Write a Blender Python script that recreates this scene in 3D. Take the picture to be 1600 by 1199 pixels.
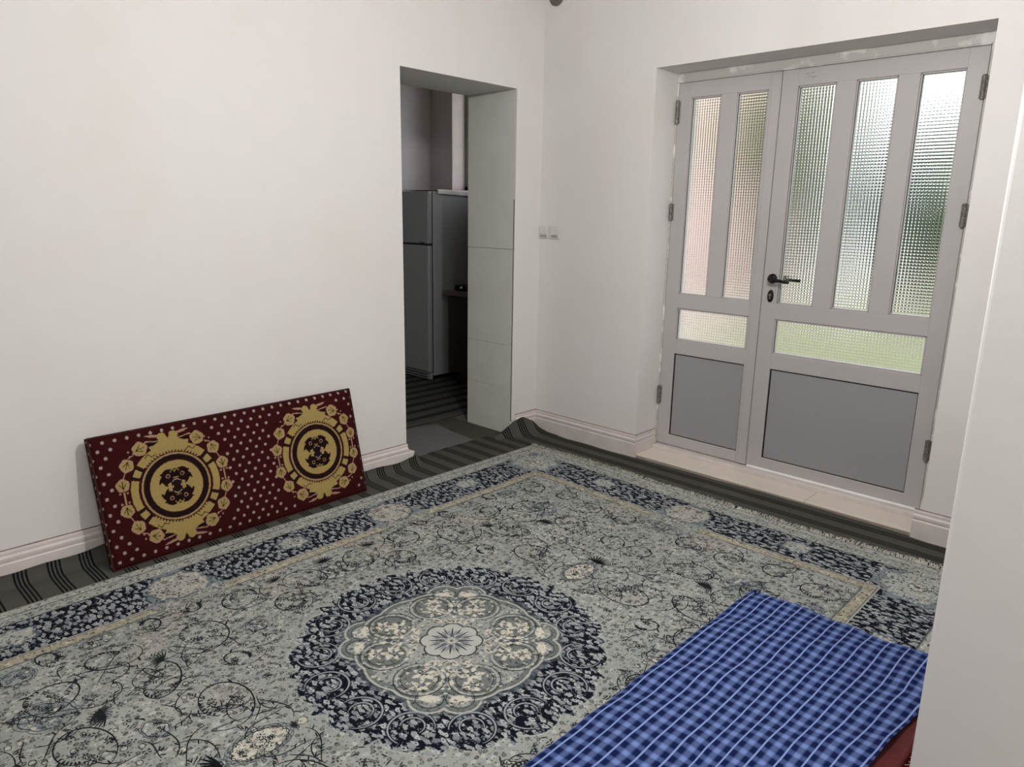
import bpy, bmesh, math, random
import numpy as np
from mathutils import Vector, Matrix

random.seed(7)
for o in list(bpy.data.objects):
    bpy.data.objects.remove(o)
scene = bpy.context.scene
C = scene.collection
PI = math.pi

# ------------------------------------------------------------------ camera
CAM = Vector((3.2109, -3.604, 1.4524))
YAW, PITCH, ROLL, FPX = 0.7619, -0.2305, 0.0172, 1125.8
fwd = Vector((-math.sin(YAW) * math.cos(PITCH), math.cos(YAW) * math.cos(PITCH), math.sin(PITCH)))
rgt = Vector((math.cos(YAW), math.sin(YAW), 0))
upv = rgt.cross(fwd)
r2 = rgt * math.cos(ROLL) + upv * math.sin(ROLL)
u2 = upv * math.cos(ROLL) - rgt * math.sin(ROLL)
cd = bpy.data.cameras.new('camera')
cam = bpy.data.objects.new('camera', cd)
C.objects.link(cam)
cam.matrix_world = Matrix(((r2.x, u2.x, -fwd.x, CAM.x), (r2.y, u2.y, -fwd.y, CAM.y),
                           (r2.z, u2.z, -fwd.z, CAM.z), (0, 0, 0, 1)))
cd.sensor_fit = 'HORIZONTAL'
cd.sensor_width = 36
cd.lens = FPX / 1600 * 36
cd.clip_start = 0.05
scene.camera = cam

# ------------------------------------------------------------------ sky, exposure
SKY = 2.2
w = bpy.data.worlds.new('world')
scene.world = w
w.use_nodes = True
bg = w.node_tree.nodes['Background']
bg.inputs[0].default_value = (0.95, 0.975, 1.0, 1)
bg.inputs[1].default_value = SKY
vs = scene.view_settings
vs.view_transform = 'Standard'
vs.look = 'None'
vs.exposure = 0.06
vs.gamma = 1
vs.use_curve_mapping = False
LAMP_W = 88.0        # pendant bulb in the middle of the room
HALL_FILL_W = 58.0        # unseen hall bulb, added to brighten the right wall's end
LAMP_COL = (1.0, 0.985, 0.968)


# ------------------------------------------------------------------ helpers
def s2l(c):
    a = np.asarray(c, float) / 255.0
    return np.where(a <= .04045, a / 12.92, ((a + .055) / 1.055) ** 2.4)


def L4(c):
    l = s2l(c)
    return (float(l[0]), float(l[1]), float(l[2]), 1.0)


class NT:
    """small wrapper that strings shader nodes together"""
    def __init__(self, name):
        self.m = bpy.data.materials.new(name)
        self.m.use_nodes = True
        self.t = self.m.node_tree
        self.b = self.t.nodes['Principled BSDF']
        self.out = self.t.nodes['Material Output']

    def n(self, typ, **kw):
        nd = self.t.nodes.new(typ)
        for k, v in kw.items():
            setattr(nd, k, v)
        return nd

    def link(self, a, b):
        self.t.links.new(a, b)

    def put(self, sock, v):
        if isinstance(v, bpy.types.NodeSocket):
            self.link(v, sock)
        else:
            sock.default_value = v

    def math(self, op, a, b=0.0, c=0.0):
        nd = self.n('ShaderNodeMath', operation=op)
        for i, v in enumerate((a, b, c)):
            self.put(nd.inputs[i], v)
        return nd.outputs[0]

    def mix(self, f, a, b, blend='MIX'):
        nd = self.n('ShaderNodeMix', data_type='RGBA', blend_type=blend)
        self.put(nd.inputs[0], f)
        self.put(nd.inputs[6], a)
        self.put(nd.inputs[7], b)
        return nd.outputs[2]

    def obj(self):
        return self.n('ShaderNodeTexCoord').outputs['Object']

    def noise(self, vec, scale, detail=3, rough=.55):
        nd = self.n('ShaderNodeTexNoise')
        self.put(nd.inputs['Vector'], vec)
        nd.inputs['Scale'].default_value = scale
        nd.inputs['Detail'].default_value = detail
        nd.inputs['Roughness'].default_value = rough
        return nd.outputs[0]

    def ramp(self, v, lo, hi):
        nd = self.n('ShaderNodeMapRange')
        self.put(nd.inputs[0], v)
        nd.inputs[1].default_value = lo
        nd.inputs[2].default_value = hi
        return nd.outputs[0]

    def bump(self, h, strength=.2, dist=.002):
        nd = self.n('ShaderNodeBump')
        nd.inputs['Strength'].default_value = strength
        nd.inputs['Distance'].default_value = dist
        self.put(nd.inputs['Height'], h)
        self.link(nd.outputs[0], self.b.inputs['Normal'])

    def set(self, **kw):
        names = dict(rough='Roughness', metal='Metallic', spec='Specular IOR Level', ior='IOR',
                     trans='Transmission Weight', sheen='Sheen Weight', sheenr='Sheen Roughness')
        for k, v in kw.items():
            self.put(self.b.inputs[names[k]], v)

    def color(self, v):
        self.put(self.b.inputs['Base Color'], v)


def simple(name, c, rough=.6, metal=0, var=.06, scale=6, bump=0, bscale=120, spec=.5):
    t = NT(name)
    v = t.obj()
    n = t.noise(v, scale)
    a = L4(c)
    d = tuple(max(0, x * (1 - 2 * var)) for x in a[:3]) + (1,)
    t.color(t.mix(t.ramp(n, .3, .7), d, a))
    t.set(rough=rough, metal=metal, spec=spec)
    if bump:
        t.bump(t.noise(v, bscale, 4), bump, .003)
    return t.m


def newbm():
    return bmesh.new()


def box(bm, x0, x1, y0, y1, z0, z1):
    vs_ = [bm.verts.new(p) for p in ((x0, y0, z0), (x1, y0, z0), (x1, y1, z0), (x0, y1, z0),
                                     (x0, y0, z1), (x1, y0, z1), (x1, y1, z1), (x0, y1, z1))]
    for f in ((0, 3, 2, 1), (4, 5, 6, 7), (0, 1, 5, 4), (1, 2, 6, 5), (2, 3, 7, 6), (3, 0, 4, 7)):
        bm.faces.new([vs_[i] for i in f])
    return vs_


def rbox(bm, x0, x1, y0, y1, z0, z1, r=.004, seg=2):
    b2 = newbm()
    box(b2, x0, x1, y0, y1, z0, z1)
    bmesh.ops.bevel(b2, geom=b2.edges[:], offset=r, segments=seg, affect='EDGES', profile=.6)
    me = bpy.data.meshes.new('tmp')
    b2.to_mesh(me)
    b2.free()
    bm.from_mesh(me)
    bpy.data.meshes.remove(me)


def cyl(bm, p0, p1, r0, r1=None, n=16, cap=True):
    r1 = r0 if r1 is None else r1
    p0, p1 = Vector(p0), Vector(p1)
    d = (p1 - p0).normalized()
    a = d.orthogonal().normalized()
    b = d.cross(a)
    A, B = [], []
    for i in range(n):
        t = 2 * PI * i / n
        e = a * math.cos(t) + b * math.sin(t)
        A.append(bm.verts.new(p0 + e * r0))
        B.append(bm.verts.new(p1 + e * r1))
    for i in range(n):
        j = (i + 1) % n
        bm.faces.new((A[i], A[j], B[j], B[i]))
    if cap:
        bm.faces.new(A[::-1])
        bm.faces.new(B)


def tube(bm, pts, r, n=8):
    """a bent round bar through the points"""
    pts = [Vector(p) for p in pts]
    rings = []
    for i, p in enumerate(pts):
        d = (pts[min(i + 1, len(pts) - 1)] - pts[max(i - 1, 0)]).normalized()
        a = d.cross(Vector((.13, .31, .94))).normalized()
        b = d.cross(a)
        rr = r[i] if isinstance(r, (list, tuple)) else r
        rings.append([bm.verts.new(p + (a * math.cos(2 * PI * k / n) + b * math.sin(2 * PI * k / n)) * rr)
                      for k in range(n)])
    for A, B in zip(rings, rings[1:]):
        for k in range(n):
            j = (k + 1) % n
            bm.faces.new((A[k], A[j], B[j], B[k]))
    bm.faces.new(rings[0][::-1])
    bm.faces.new(rings[-1])


def lathe(bm, prof, cx, cy, n=24):
    rings = []
    for r, z in prof:
        rings.append([bm.verts.new((cx + r * math.cos(2 * PI * k / n), cy + r * math.sin(2 * PI * k / n), z))
                      for k in range(n)])
    for A, B in zip(rings, rings[1:]):
        for k in range(n):
            j = (k + 1) % n
            bm.faces.new((A[k], A[j], B[j], B[k]))
    bm.faces.new(rings[0][::-1])
    bm.faces.new(rings[-1])


def prism(bm, prof, axis, a0, a1, place):
    """profile (list of 2d) swept from a0 to a1; place(p, a) -> 3d"""
    A = [bm.verts.new(place(p, a0)) for p in prof]
    B = [bm.verts.new(place(p, a1)) for p in prof]
    n = len(prof)
    for i in range(n):
        j = (i + 1) % n
        bm.faces.new((A[i], A[j], B[j], B[i]))
    bm.faces.new(A[::-1])
    bm.faces.new(B)


def obj(name, bm, m, parent=None, smooth=False, kind=None, label=None, cat=None, group=None):
    me = bpy.data.meshes.new(name)
    bmesh.ops.recalc_face_normals(bm, faces=bm.faces[:])
    bm.to_mesh(me)
    bm.free()
    if smooth:
        for f in me.polygons:
            f.use_smooth = True
    me.materials.append(m)
    o = bpy.data.objects.new(name, me)
    C.objects.link(o)
    if parent:
        o.parent = parent
    tag(o, label, cat, group, kind)
    return o


def tag(o, label=None, cat=None, group=None, kind=None):
    for k, v in (('label', label), ('category', cat), ('group', group), ('kind', kind)):
        if v:
            o[k] = v


def thing(name, loc, label=None, cat=None, group=None, kind=None):
    o = bpy.data.objects.new(name, None)
    o.empty_display_size = .1
    C.objects.link(o)
    o.location = loc
    tag(o, label, cat, group, kind)
    return o


def part(name, bm, m, root, smooth=False, label=None, kind=None):
    """a child mesh whose vertices were written in world coordinates"""
    o = obj(name, bm, m, None, smooth, kind=kind, label=label)
    off = root.location.copy()
    p = root.parent
    while p:
        off += p.location
        p = p.parent
    o.parent = root
    o.location = -off
    return o


def grid_mesh(name, X, Y, Z, m, smooth=True, colors=None, uv=None, zone=None):
    """X, Y, Z: (rows, cols) arrays -> one quad grid"""
    h, wd = X.shape
    co = np.stack([X, Y, Z], -1).reshape(-1, 3)
    idx = np.arange(h * wd).reshape(h, wd)
    q = np.stack([idx[:-1, :-1], idx[:-1, 1:], idx[1:, 1:], idx[1:, :-1]], -1).reshape(-1, 4)
    return raw_mesh(name, co, q, m, smooth, colors, uv, zone)


def raw_mesh(name, co, quads, m, smooth=True, colors=None, uv=None, zone=None):
    me = bpy.data.meshes.new(name)
    nq = len(quads)
    me.vertices.add(len(co))
    me.vertices.foreach_set('co', co.astype(np.float32).ravel())
    me.loops.add(nq * 4)
    me.loops.foreach_set('vertex_index', quads.astype(np.int32).ravel())
    me.polygons.add(nq)
    me.polygons.foreach_set('loop_start', np.arange(0, nq * 4, 4, dtype=np.int32))
    me.polygons.foreach_set('use_smooth', np.full(nq, smooth))
    me.update(calc_edges=True)
    if colors is not None:
        ca = me.color_attributes.new('pattern', 'FLOAT_COLOR', 'POINT')
        rgba = np.ones((len(co), 4), np.float32)
        rgba[:, :3] = colors.reshape(-1, 3)
        ca.data.foreach_set('color', rgba.ravel())
    if zone is not None:
        ca = me.color_attributes.new('zone', 'BYTE_COLOR', 'POINT')
        rgba = np.ones((len(co), 4), np.float32)
        rgba[:, :3] = zone.reshape(-1, 3)
        ca.data.foreach_set('color', rgba.ravel())
    if uv is not None:
        ul = me.uv_layers.new(name='UVMap')
        ul.data.foreach_set('uv', uv.reshape(-1, 2)[quads.ravel()].astype(np.float32).ravel())
    me.validate()
    me.materials.append(m)
    o = bpy.data.objects.new(name, me)
    C.objects.link(o)
    return o


# ------------------------------------------------------------------ materials
def plaster(name, c=(222, 219, 217), stain=(208, 201, 190)):
    t = NT(name)
    v = t.obj()
    big = t.ramp(t.noise(v, 1.3, 4), .5, .78)
    small = t.ramp(t.noise(v, 9, 4), .35, .7)
    base = t.mix(t.math('MULTIPLY', small, .35), L4(c), tuple(x * .95 for x in L4(c)[:3]) + (1,))
    t.color(t.mix(t.math('MULTIPLY', big, .35), base, L4(stain)))
    t.set(rough=.62, spec=.35)
    h = t.math('ADD', t.noise(v, 14, 5), t.math('MULTIPLY', t.noise(v, 120, 3), .15))
    t.bump(h, .12, .006)
    return t.m


M = {}
M['wall'] = plaster('wall_paint')
M['ceiling'] = simple('ceiling_paint', (228, 226, 222), .8)
M['kwall'] = simple('kitchen_wall_tile', (206, 200, 198), .35, var=.03)
M['jamb'] = simple('jamb_panel_paint', (216, 216, 208), .42, var=.04, scale=5, bump=.08, bscale=10)
M['base'] = simple('skirting_stone', (216, 208, 203), .38, var=.05, scale=12)
M['sill'] = simple('sill_tile', (226, 216, 203), .3, var=.04, scale=4)
M['grime'] = simple('dusty_joint', (150, 134, 124), .9, var=.2, scale=20)
M['grout'] = simple('sill_grout', (170, 158, 142), .8)
M['concrete'] = simple('floor_concrete', (96, 92, 88), .9)
M['door'] = simple('door_paint', (184, 180, 180), .38, var=.035, scale=3, bump=.04, bscale=30)
M['frame'] = NT('door_frame_paint')
_t = M['frame']
_v = _t.obj()
_t.color(_t.mix(_t.ramp(_t.noise(_v, 11, 4), .52, .66), L4((186, 182, 178)), L4((224, 221, 218))))
_t.set(rough=.45)
M['frame'] = _t.m
M['panel'] = simple('door_panel_aluminium', (158, 157, 158), .42, metal=.15, var=.03, scale=2)
M['shade_and_seal'] = simple('black_shade_and_seal', (14, 14, 15), .7)  # fridge seal, and inset shade painted round door panels and panes
M['hinge'] = simple('weathered_hinge', (140, 135, 128), .5, metal=.2, var=.35, scale=90)
M['bronze'] = simple('dark_bronze', (42, 36, 33), .35, metal=.7, var=.1, scale=40)
M['brass'] = simple('lock_cylinder', (150, 140, 120), .35, metal=.8)
M['strip'] = simple('white_light_line', (250, 249, 248), .3)  # white that paints the line of light under the wide leaf
M['plastic'] = simple('white_plastic', (214, 213, 209), .35)
M['plastic2'] = simple('grey_plastic', (150, 149, 146), .4)
M['dark'] = simple('dark_gap', (18, 17, 16), .8)
M['fridge'] = simple('fridge_enamel', (150, 153, 154), .4, var=.02)
M['walnut'] = simple('dark_brown_wood', (52, 36, 24), .5, var=.2, scale=5)
M['counter'] = simple('brown_counter', (104, 92, 86), .35, var=.1, scale=30)
M['iron'] = simple('black_iron', (16, 16, 17), .45, metal=.3)
M['steel'] = simple('bright_steel', (220, 220, 222), .15, metal=1)
M['mat'] = simple('grey_felt', (104, 103, 101), .95, var=.08, scale=30, bump=.3, bscale=300)
M['olive'] = simple('threshold_dark', (70, 67, 58), .75, var=.1, scale=12)
M['white_frame'] = simple('window_frame_paint', (216, 206, 206), .4)
M['linen'] = simple('white_linen', (236, 234, 234), .8)
M['hangwire'] = simple('white_cable', (210, 208, 200), .5)


def emit(name, c, s):
    t = NT(name)
    t.color((*c, 1))
    t.b.inputs['Emission Color'].default_value = (*c, 1)
    t.b.inputs['Emission Strength'].default_value = s
    return t.m


M['bulb'] = emit('lit_bulb', LAMP_COL, 6.0)

# patterned cast glass (its lens grid is real geometry)
t = NT('patterned_glass')
t.color((.93, .96, .94, 1))
t.set(rough=.06, trans=1.0, ior=1.45, spec=.5)
M['glass'] = t.m
# clear kitchen pane: mostly see-through, a little gloss
t = NT('clear_glass')
tr_ = t.n('ShaderNodeBsdfTransparent')
gl_ = t.n('ShaderNodeBsdfGlossy')
gl_.inputs['Roughness'].default_value = .02
mx_ = t.n('ShaderNodeMixShader')
mx_.inputs[0].default_value = .05
t.link(tr_.outputs[0], mx_.inputs[1])
t.link(gl_.outputs[0], mx_.inputs[2])
t.link(mx_.outputs[0], t.out.inputs['Surface'])
M['clear'] = t.m


def striped(name, axis, period, offs, lw, base, ink, soft=None):
    """flat woven floor covering with groups of thin dark lines; axis = uv component across the stripes"""
    t = NT(name)
    uv = t.n('ShaderNodeUVMap').outputs[0]
    sp = t.n('ShaderNodeSeparateXYZ')
    t.link(uv, sp.inputs[0])
    c = sp.outputs[axis]
    a = sp.outputs[1 - axis]
    wob = t.math('MULTIPLY', t.math('SUBTRACT', t.noise(uv, 5, 2), .5), .008)
    c = t.math('ADD', c, wob)
    ph = t.math('MODULO', t.math('ADD', c, 50 * period), period)
    tot = None
    for o in offs:
        d = t.math('ABSOLUTE', t.math('SUBTRACT', ph, o))
        k = t.math('SUBTRACT', 1.0, t.ramp(d, lw * .35, lw * .75))
        tot = k if tot is None else t.math('MAXIMUM', tot, k)
    fib = t.noise(uv, 260, 2)
    blot = t.noise(uv, 3.2, 3)
    b = t.mix(t.ramp(fib, .3, .7), tuple(x * .78 for x in L4(base)[:3]) + (1,), L4(base))
    b = t.mix(t.math('MULTIPLY', t.ramp(blot, .4, .7), .35), b, tuple(x * .62 for x in L4(base)[:3]) + (1,))
    if soft:
        d = t.math('ABSOLUTE', t.math('SUBTRACT', ph, soft[0]))
        b = t.mix(t.math('MULTIPLY', t.math('SUBTRACT', 1.0, t.ramp(d, soft[1] * .5, soft[1])), .6), b, L4(ink))
    t.color(t.mix(tot, b, L4(ink)))
    t.set(rough=.95, spec=.1)
    t.bump(t.math('ADD', t.math('MULTIPLY', tot, -.6), fib), .35, .003)
    return t.m


M['stripes'] = striped('striped_carpet_weave', 1, .115, (.020, .0335, .0475, .0615), .0066, (82, 82, 77), (17, 18, 17))
M['kstripes'] = striped('kitchen_carpet_weave', 0, .155, (.04,), .03, (84, 84, 78), (40, 40, 38), (.04, .05))


def attr_cloth(name, rough=.95, sheen=.2, fine=420, amount=.3, bump=.4, blot=.18):
    """pile fabric: woven colours come from the mesh, fibre grain and wear from noise"""
    t = NT(name)
    at = t.n('ShaderNodeAttribute', attribute_name='pattern')
    v = t.obj()
    f = t.ramp(t.noise(v, fine, 2), .25, .75)
    k = t.math('ADD', 1 - amount, t.math('MULTIPLY', f, 2 * amount))
    k = t.math('MULTIPLY', k, t.math('ADD', 1 - blot, t.math('MULTIPLY', t.noise(v, 2.2, 3), 2 * blot)))
    cb = t.n('ShaderNodeCombineXYZ')
    for i in range(3):
        t.link(k, cb.inputs[i])
    t.color(t.mix(1.0, at.outputs['Color'], cb.outputs[0], 'MULTIPLY'))
    t.set(rough=rough, spec=.15, sheen=sheen, sheenr=.5)
    t.bump(f, bump, .003)
    return t.m




def rug_material():
    """colours woven into the mesh; flecks, little flowers and leaf work of each zone from cell noise"""
    t = NT('rug_pile')
    at = t.n('ShaderNodeAttribute', attribute_name='pattern').outputs['Color']
    zn = t.n('ShaderNodeAttribute', attribute_name='zone')
    sp = t.n('ShaderNodeSeparateColor')
    t.link(zn.outputs['Color'], sp.inputs[0])
    zf, zl, zc = sp.outputs[0], sp.outputs[1], sp.outputs[2]
    v = t.obj()
    dn = t.n('ShaderNodeTexNoise')
    t.link(v, dn.inputs['Vector'])
    dn.inputs['Scale'].default_value = 75
    dn.inputs['Detail'].default_value = 1
    off = t.n('ShaderNodeVectorMath', operation='SCALE')
    sub = t.n('ShaderNodeVectorMath', operation='SUBTRACT')
    t.link(dn.outputs['Color'], sub.inputs[0])
    sub.inputs[1].default_value = (.5, .5, .5)
    t.link(sub.outputs[0], off.inputs[0])
    off.inputs['Scale'].default_value = .022
    wv = t.n('ShaderNodeVectorMath', operation='ADD')
    t.link(v, wv.inputs[0])
    t.link(off.outputs[0], wv.inputs[1])
    wv = wv.outputs[0]

    def vor(size, feature, vec=wv, rnd=1.0):
        nd = t.n('ShaderNodeTexVoronoi', feature=feature, voronoi_dimensions='2D')
        t.put(nd.inputs['Vector'], vec)
        nd.inputs['Scale'].default_value = 1 / size
        nd.inputs['Randomness'].default_value = rnd
        return nd

    def red(c):
        q = t.n('ShaderNodeSeparateColor')
        t.link(c, q.inputs[0])
        return q.outputs[0]

    def below(x, lo, hi):
        return t.math('SUBTRACT', 1.0, t.ramp(x, lo, hi))

    off2 = t.n('ShaderNodeVectorMath', operation='SCALE')
    t.link(sub.outputs[0], off2.inputs[0])
    off2.inputs['Scale'].default_value = .0075
    w2 = t.n('ShaderNodeVectorMath', operation='ADD')
    t.link(v, w2.inputs[0])
    t.link(off2.outputs[0], w2.inputs[1])
    w2 = w2.outputs[0]
    INK, NAVY = L4((30, 33, 37)), L4((17, 19, 28))
    PALE, CREAM, GREY, TAN = L4((184, 185, 178)), L4((198, 194, 182)), L4((100, 106, 104)), L4((158, 142, 116))
    col_ = at
    # --- field: dark florets, pale florets, grey shading, thin sprigs
    a = vor(.026, 'F1', w2)
    ra = red(a.outputs['Color'])
    pet = t.math('MULTIPLY', zf, t.math('MULTIPLY', below(a.outputs['Distance'], .20, .32), t.ramp(ra, .50, .54)))
    col_ = t.mix(t.math('MULTIPLY', pet, .72), col_, INK)
    eye = t.math('MULTIPLY', zf, t.math('MULTIPLY', below(a.outputs['Distance'], .07, .12), t.ramp(ra, .50, .54)))
    col_ = t.mix(t.math('MULTIPLY', eye, .4), col_, PALE)
    pl = t.math('MULTIPLY', zf, t.math('MULTIPLY', below(a.outputs['Distance'], .22, .36), below(ra, .22, .26)))
    col_ = t.mix(t.math('MULTIPLY', pl, .6), col_, PALE)
    b_ = vor(.0125, 'F1', w2)
    rb = red(b_.outputs['Color'])
    fl = t.math('MULTIPLY', zf, t.math('MULTIPLY', below(b_.outputs['Distance'], .18, .30), t.ramp(rb, .62, .66)))
    col_ = t.mix(t.math('MULTIPLY', fl, .68), col_, INK)
    fl = t.math('MULTIPLY', zf, t.math('MULTIPLY', below(b_.outputs['Distance'], .22, .36), below(rb, .25, .30)))
    col_ = t.mix(t.math('MULTIPLY', fl, .42), col_, GREY)
    # --- dark leaf work of border and medallion ring
    an = t.n('ShaderNodeMapping')
    an.inputs['Rotation'].default_value = (0, 0, .6)
    an.inputs['Scale'].default_value = (.62, 1.25, 1)
    t.link(wv, an.inputs['Vector'])
    gf = vor(.0215, 'F1', an.outputs[0], .95)
    rg = red(gf.outputs['Color'])
    leaf_ = below(gf.outputs['Distance'], .33, .43)
    vein = below(gf.outputs['Distance'], .06, .14)
    lc_ = t.mix(rg, L4((110, 116, 123)), L4((172, 175, 175)))
    lc_ = t.mix(t.math('MULTIPLY', vein, t.ramp(rg, .55, .6)), lc_, L4((40, 46, 58)))
    sm_ = vor(.0085, 'F1')
    bit = t.math('MULTIPLY', below(sm_.outputs['Distance'], .22, .34), t.ramp(red(sm_.outputs['Color']), .6, .64))
    dk_ = t.mix(t.math('MULTIPLY', bit, .8), NAVY, L4((112, 120, 130)))
    col_ = t.mix(zl, col_, t.mix(leaf_, dk_, lc_))
    # --- cartouches: dense flower work on a light ground
    h_ = vor(.021, 'F1')
    rh = red(h_.outputs['Color'])
    k1 = t.math('MULTIPLY', zc, t.math('MULTIPLY', below(h_.outputs['Distance'], .24, .36), t.ramp(rh, .48, .52)))
    col_ = t.mix(t.math('MULTIPLY', k1, .75), col_, GREY)
    k2 = t.math('MULTIPLY', zc, t.math('MULTIPLY', below(h_.outputs['Distance'], .24, .36), below(rh, .22, .26)))
    col_ = t.mix(t.math('MULTIPLY', k2, .8), col_, CREAM)
    k3 = t.math('MULTIPLY', zc, t.math('MULTIPLY', below(h_.outputs['Distance'], .14, .24), t.ramp(rh, .72, .76)))
    col_ = t.mix(t.math('MULTIPLY', k3, .85), col_, INK)
    i_ = vor(.0095, 'F1')
    k4 = t.math('MULTIPLY', zc, t.math('MULTIPLY', below(i_.outputs['Distance'], .24, .36), t.ramp(red(i_.outputs['Color']), .62, .66)))
    col_ = t.mix(t.math('MULTIPLY', k4, .7), col_, INK)
    # --- pile grain and slight wear
    f = t.ramp(t.noise(v, 430, 2), .25, .75)
    k = t.math('ADD', .70, t.math('MULTIPLY', f, .60))
    k = t.math('MULTIPLY', k, t.math('ADD', .86, t.math('MULTIPLY', t.noise(v, 2.2, 3), .28)))
    cb = t.n('ShaderNodeCombineXYZ')
    for q in range(3):
        t.link(k, cb.inputs[q])
    t.color(t.mix(1.0, col_, cb.outputs[0], 'MULTIPLY'))
    t.set(rough=.97, spec=.08)
    t.bump(f, .4, .003)
    return t.m


M['rug'] = rug_material()
M['velvet'] = attr_cloth('cushion_velvet', .95, 0.0, 300, .22, .3, .12)
M['ink_yarn'] = simple('ink_yarn', (38, 41, 44), .97, var=.2, scale=200, spec=.05)
M['pale_yarn'] = simple('pale_yarn', (150, 157, 160), .97, var=.15, scale=200, spec=.05)
M['fringe'] = simple('fringe_cotton', (200, 198, 186), .95, var=.2, scale=40)
M['redpile'] = simple('red_velvet', (92, 20, 18), .85, var=.2, scale=30, bump=.2)
M['maroon'] = simple('maroon_piping', (50, 10, 12), .85)
M['tan'] = simple('tan_fringe', (176, 140, 104), .9, var=.2, scale=60)

# blue check cotton
t = NT('blue_check_cotton')
uv = t.n('ShaderNodeUVMap').outputs[0]
sp = t.n('ShaderNodeSeparateXYZ')
t.link(uv, sp.inputs[0])
U, V = sp.outputs[0], sp.outputs[1]
U = t.math('ADD', U, t.math('MULTIPLY', t.math('SUBTRACT', t.noise(uv, 4, 2), .5), .012))
PX, PY = .0585, .0437
pu = t.math('MODULO', t.math('ADD', U, 50 * PX - 2.269), PX)
pv = t.math('MODULO', t.math('ADD', V, 50 * PY + 1.382 + PY / 2), PY)
du = t.math('ABSOLUTE', t.math('SUBTRACT', pu, PX / 2))          # 0 = light band, PX/2 = thin line
dv = t.math('ABSOLUTE', t.math('SUBTRACT', pv, PY / 2))          # 0 = light row
band_u = t.math('SUBTRACT', 1.0, t.ramp(du, .005, .0125))
band_v = t.math('SUBTRACT', 1.0, t.ramp(dv, .005, .012))
line_u = t.ramp(du, PX / 2 - .0034, PX / 2 - .0012)
thr = t.math('MULTIPLY', t.math('ADD', 1.0, t.math('SINE', t.math('MULTIPLY', U, 2 * PI / .0026))), .5)
thr2 = t.math('MULTIPLY', t.math('ADD', 1.0, t.math('SINE', t.math('MULTIPLY', V, 2 * PI / .0031))), .5)
su = t.math('MULTIPLY', band_u, t.math('ADD', .55, t.math('MULTIPLY', thr, .45)))
sv = t.math('MULTIPLY', band_v, t.math('ADD', .55, t.math('MULTIPLY', thr2, .3)))
k = t.math('ADD', t.math('ADD', t.math('MULTIPLY', su, .40), t.math('MULTIPLY', sv, .34)), t.math('MULTIPLY', t.math('MULTIPLY', su, sv), .42))
c1 = t.mix(k, L4((8, 22, 66)), L4((124, 146, 200)))
c1 = t.mix(t.math('MULTIPLY', band_v, .12), c1, L4((26, 52, 128)))
c1 = t.mix(t.math('MULTIPLY', line_u, .8), c1, L4((140, 158, 208)))
t.color(c1)
t.set(rough=.9, spec=.12)
t.bump(t.noise(uv, 600, 2), .15, .001)
M['plaid'] = t.m

# ------------------------------------------------------------------ room shell
HR, HD = 2.25, 2.194
D1, D2, TW = .2236, 1.1224, .4376
W1, W2, TR = .8296, 2.4288, .2225
HB = .1406
CEIL = 3.0

b = newbm(); box(b, -.4376, 5.4, -6.2, .45, -.12, 0); box(b, -2.6, -.4376, -2.6, 1.5, -.12, 0)
obj('floor', b, M['concrete'], kind='structure')
b = newbm(); box(b, -.4376, 5.4, -6.2, .45, CEIL, CEIL + .12); box(b, -2.6, -.4376, -2.6, 1.5, CEIL - .2, CEIL + .12)
obj('ceiling', b, M['ceiling'], kind='structure')

b = newbm()
box(b, -TW, 0, -6.0, -D2, 0, CEIL)
box(b, -TW, 0, -D2, -D1, HD, CEIL)
box(b, -TW, 0, -D1, .45, 0, CEIL)
wall_left = obj('wall_left', b, M['wall'], kind='structure')
# painted panels cladding the doorway reveal, one above the other
zs = [0.0, .317, .61, 1.235, HD]
for i in range(4):
    b = newbm()
    g = .0008 if i != 2 else .0016
    x1 = -.014 if i < 3 else -.012
    rbox(b, -TW, x1, -D1 - .012, -D1, zs[i] + .0006, zs[i + 1] - (g if i < 3 else 0), .0012, 1)
    obj('reveal_panel', b, M['jamb'], wall_left)
b = newbm()
rbox(b, -.0095, .002, -D1 - .013, -D1 + .02, .10, 1.545, .002, 1)
rbox(b, -.0125, .002, -D1 - .013, -D1 + .02, 1.545, HD, .002, 1)
obj('corner_bead', b, M['wall'], wall_left)
b = newbm(); box(b, -.0142, -.0092, -D1 - .0122, -D1 - .0005, .10, 1.545)
obj('edge_gap', b, M['dark'], wall_left)

b = newbm()
box(b, 0, W1, 0, .45, 0, CEIL)
box(b, W1, W2, 0, .45, HR, CEIL)
box(b, W2, 5.4, 0, .45, 0, CEIL)
obj('wall_back', b, M['wall'], kind='structure')
b = newbm()
rbox(b, 2.916, 3.27, -2.0, 0, 0, CEIL, .008, 3)
obj('wall_right', b, M['wall'], kind='structure')
b = newbm(); box(b, 5.2, 5.4, -6.0, 0, 0, CEIL)
obj('wall_hall', b, M['wall'], kind='structure')
b = newbm(); box(b, -.4376, 5.4, -6.2, -6.0, 0, CEIL)
obj('wall_front', b, M['wall'], kind='structure')

# skirting profile (outward distance, height)
PROF = [(0, 0), (.022, 0), (.022, .088), (.0195, .091), (.0165, .093), (.0165, .099), (.020, .101), (.0205, .108),
        (.0205, .114), (.015, .119), (.0125, .121), (.0125, .126), (.013, .132), (.0105, HB), (0, HB)]


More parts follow.
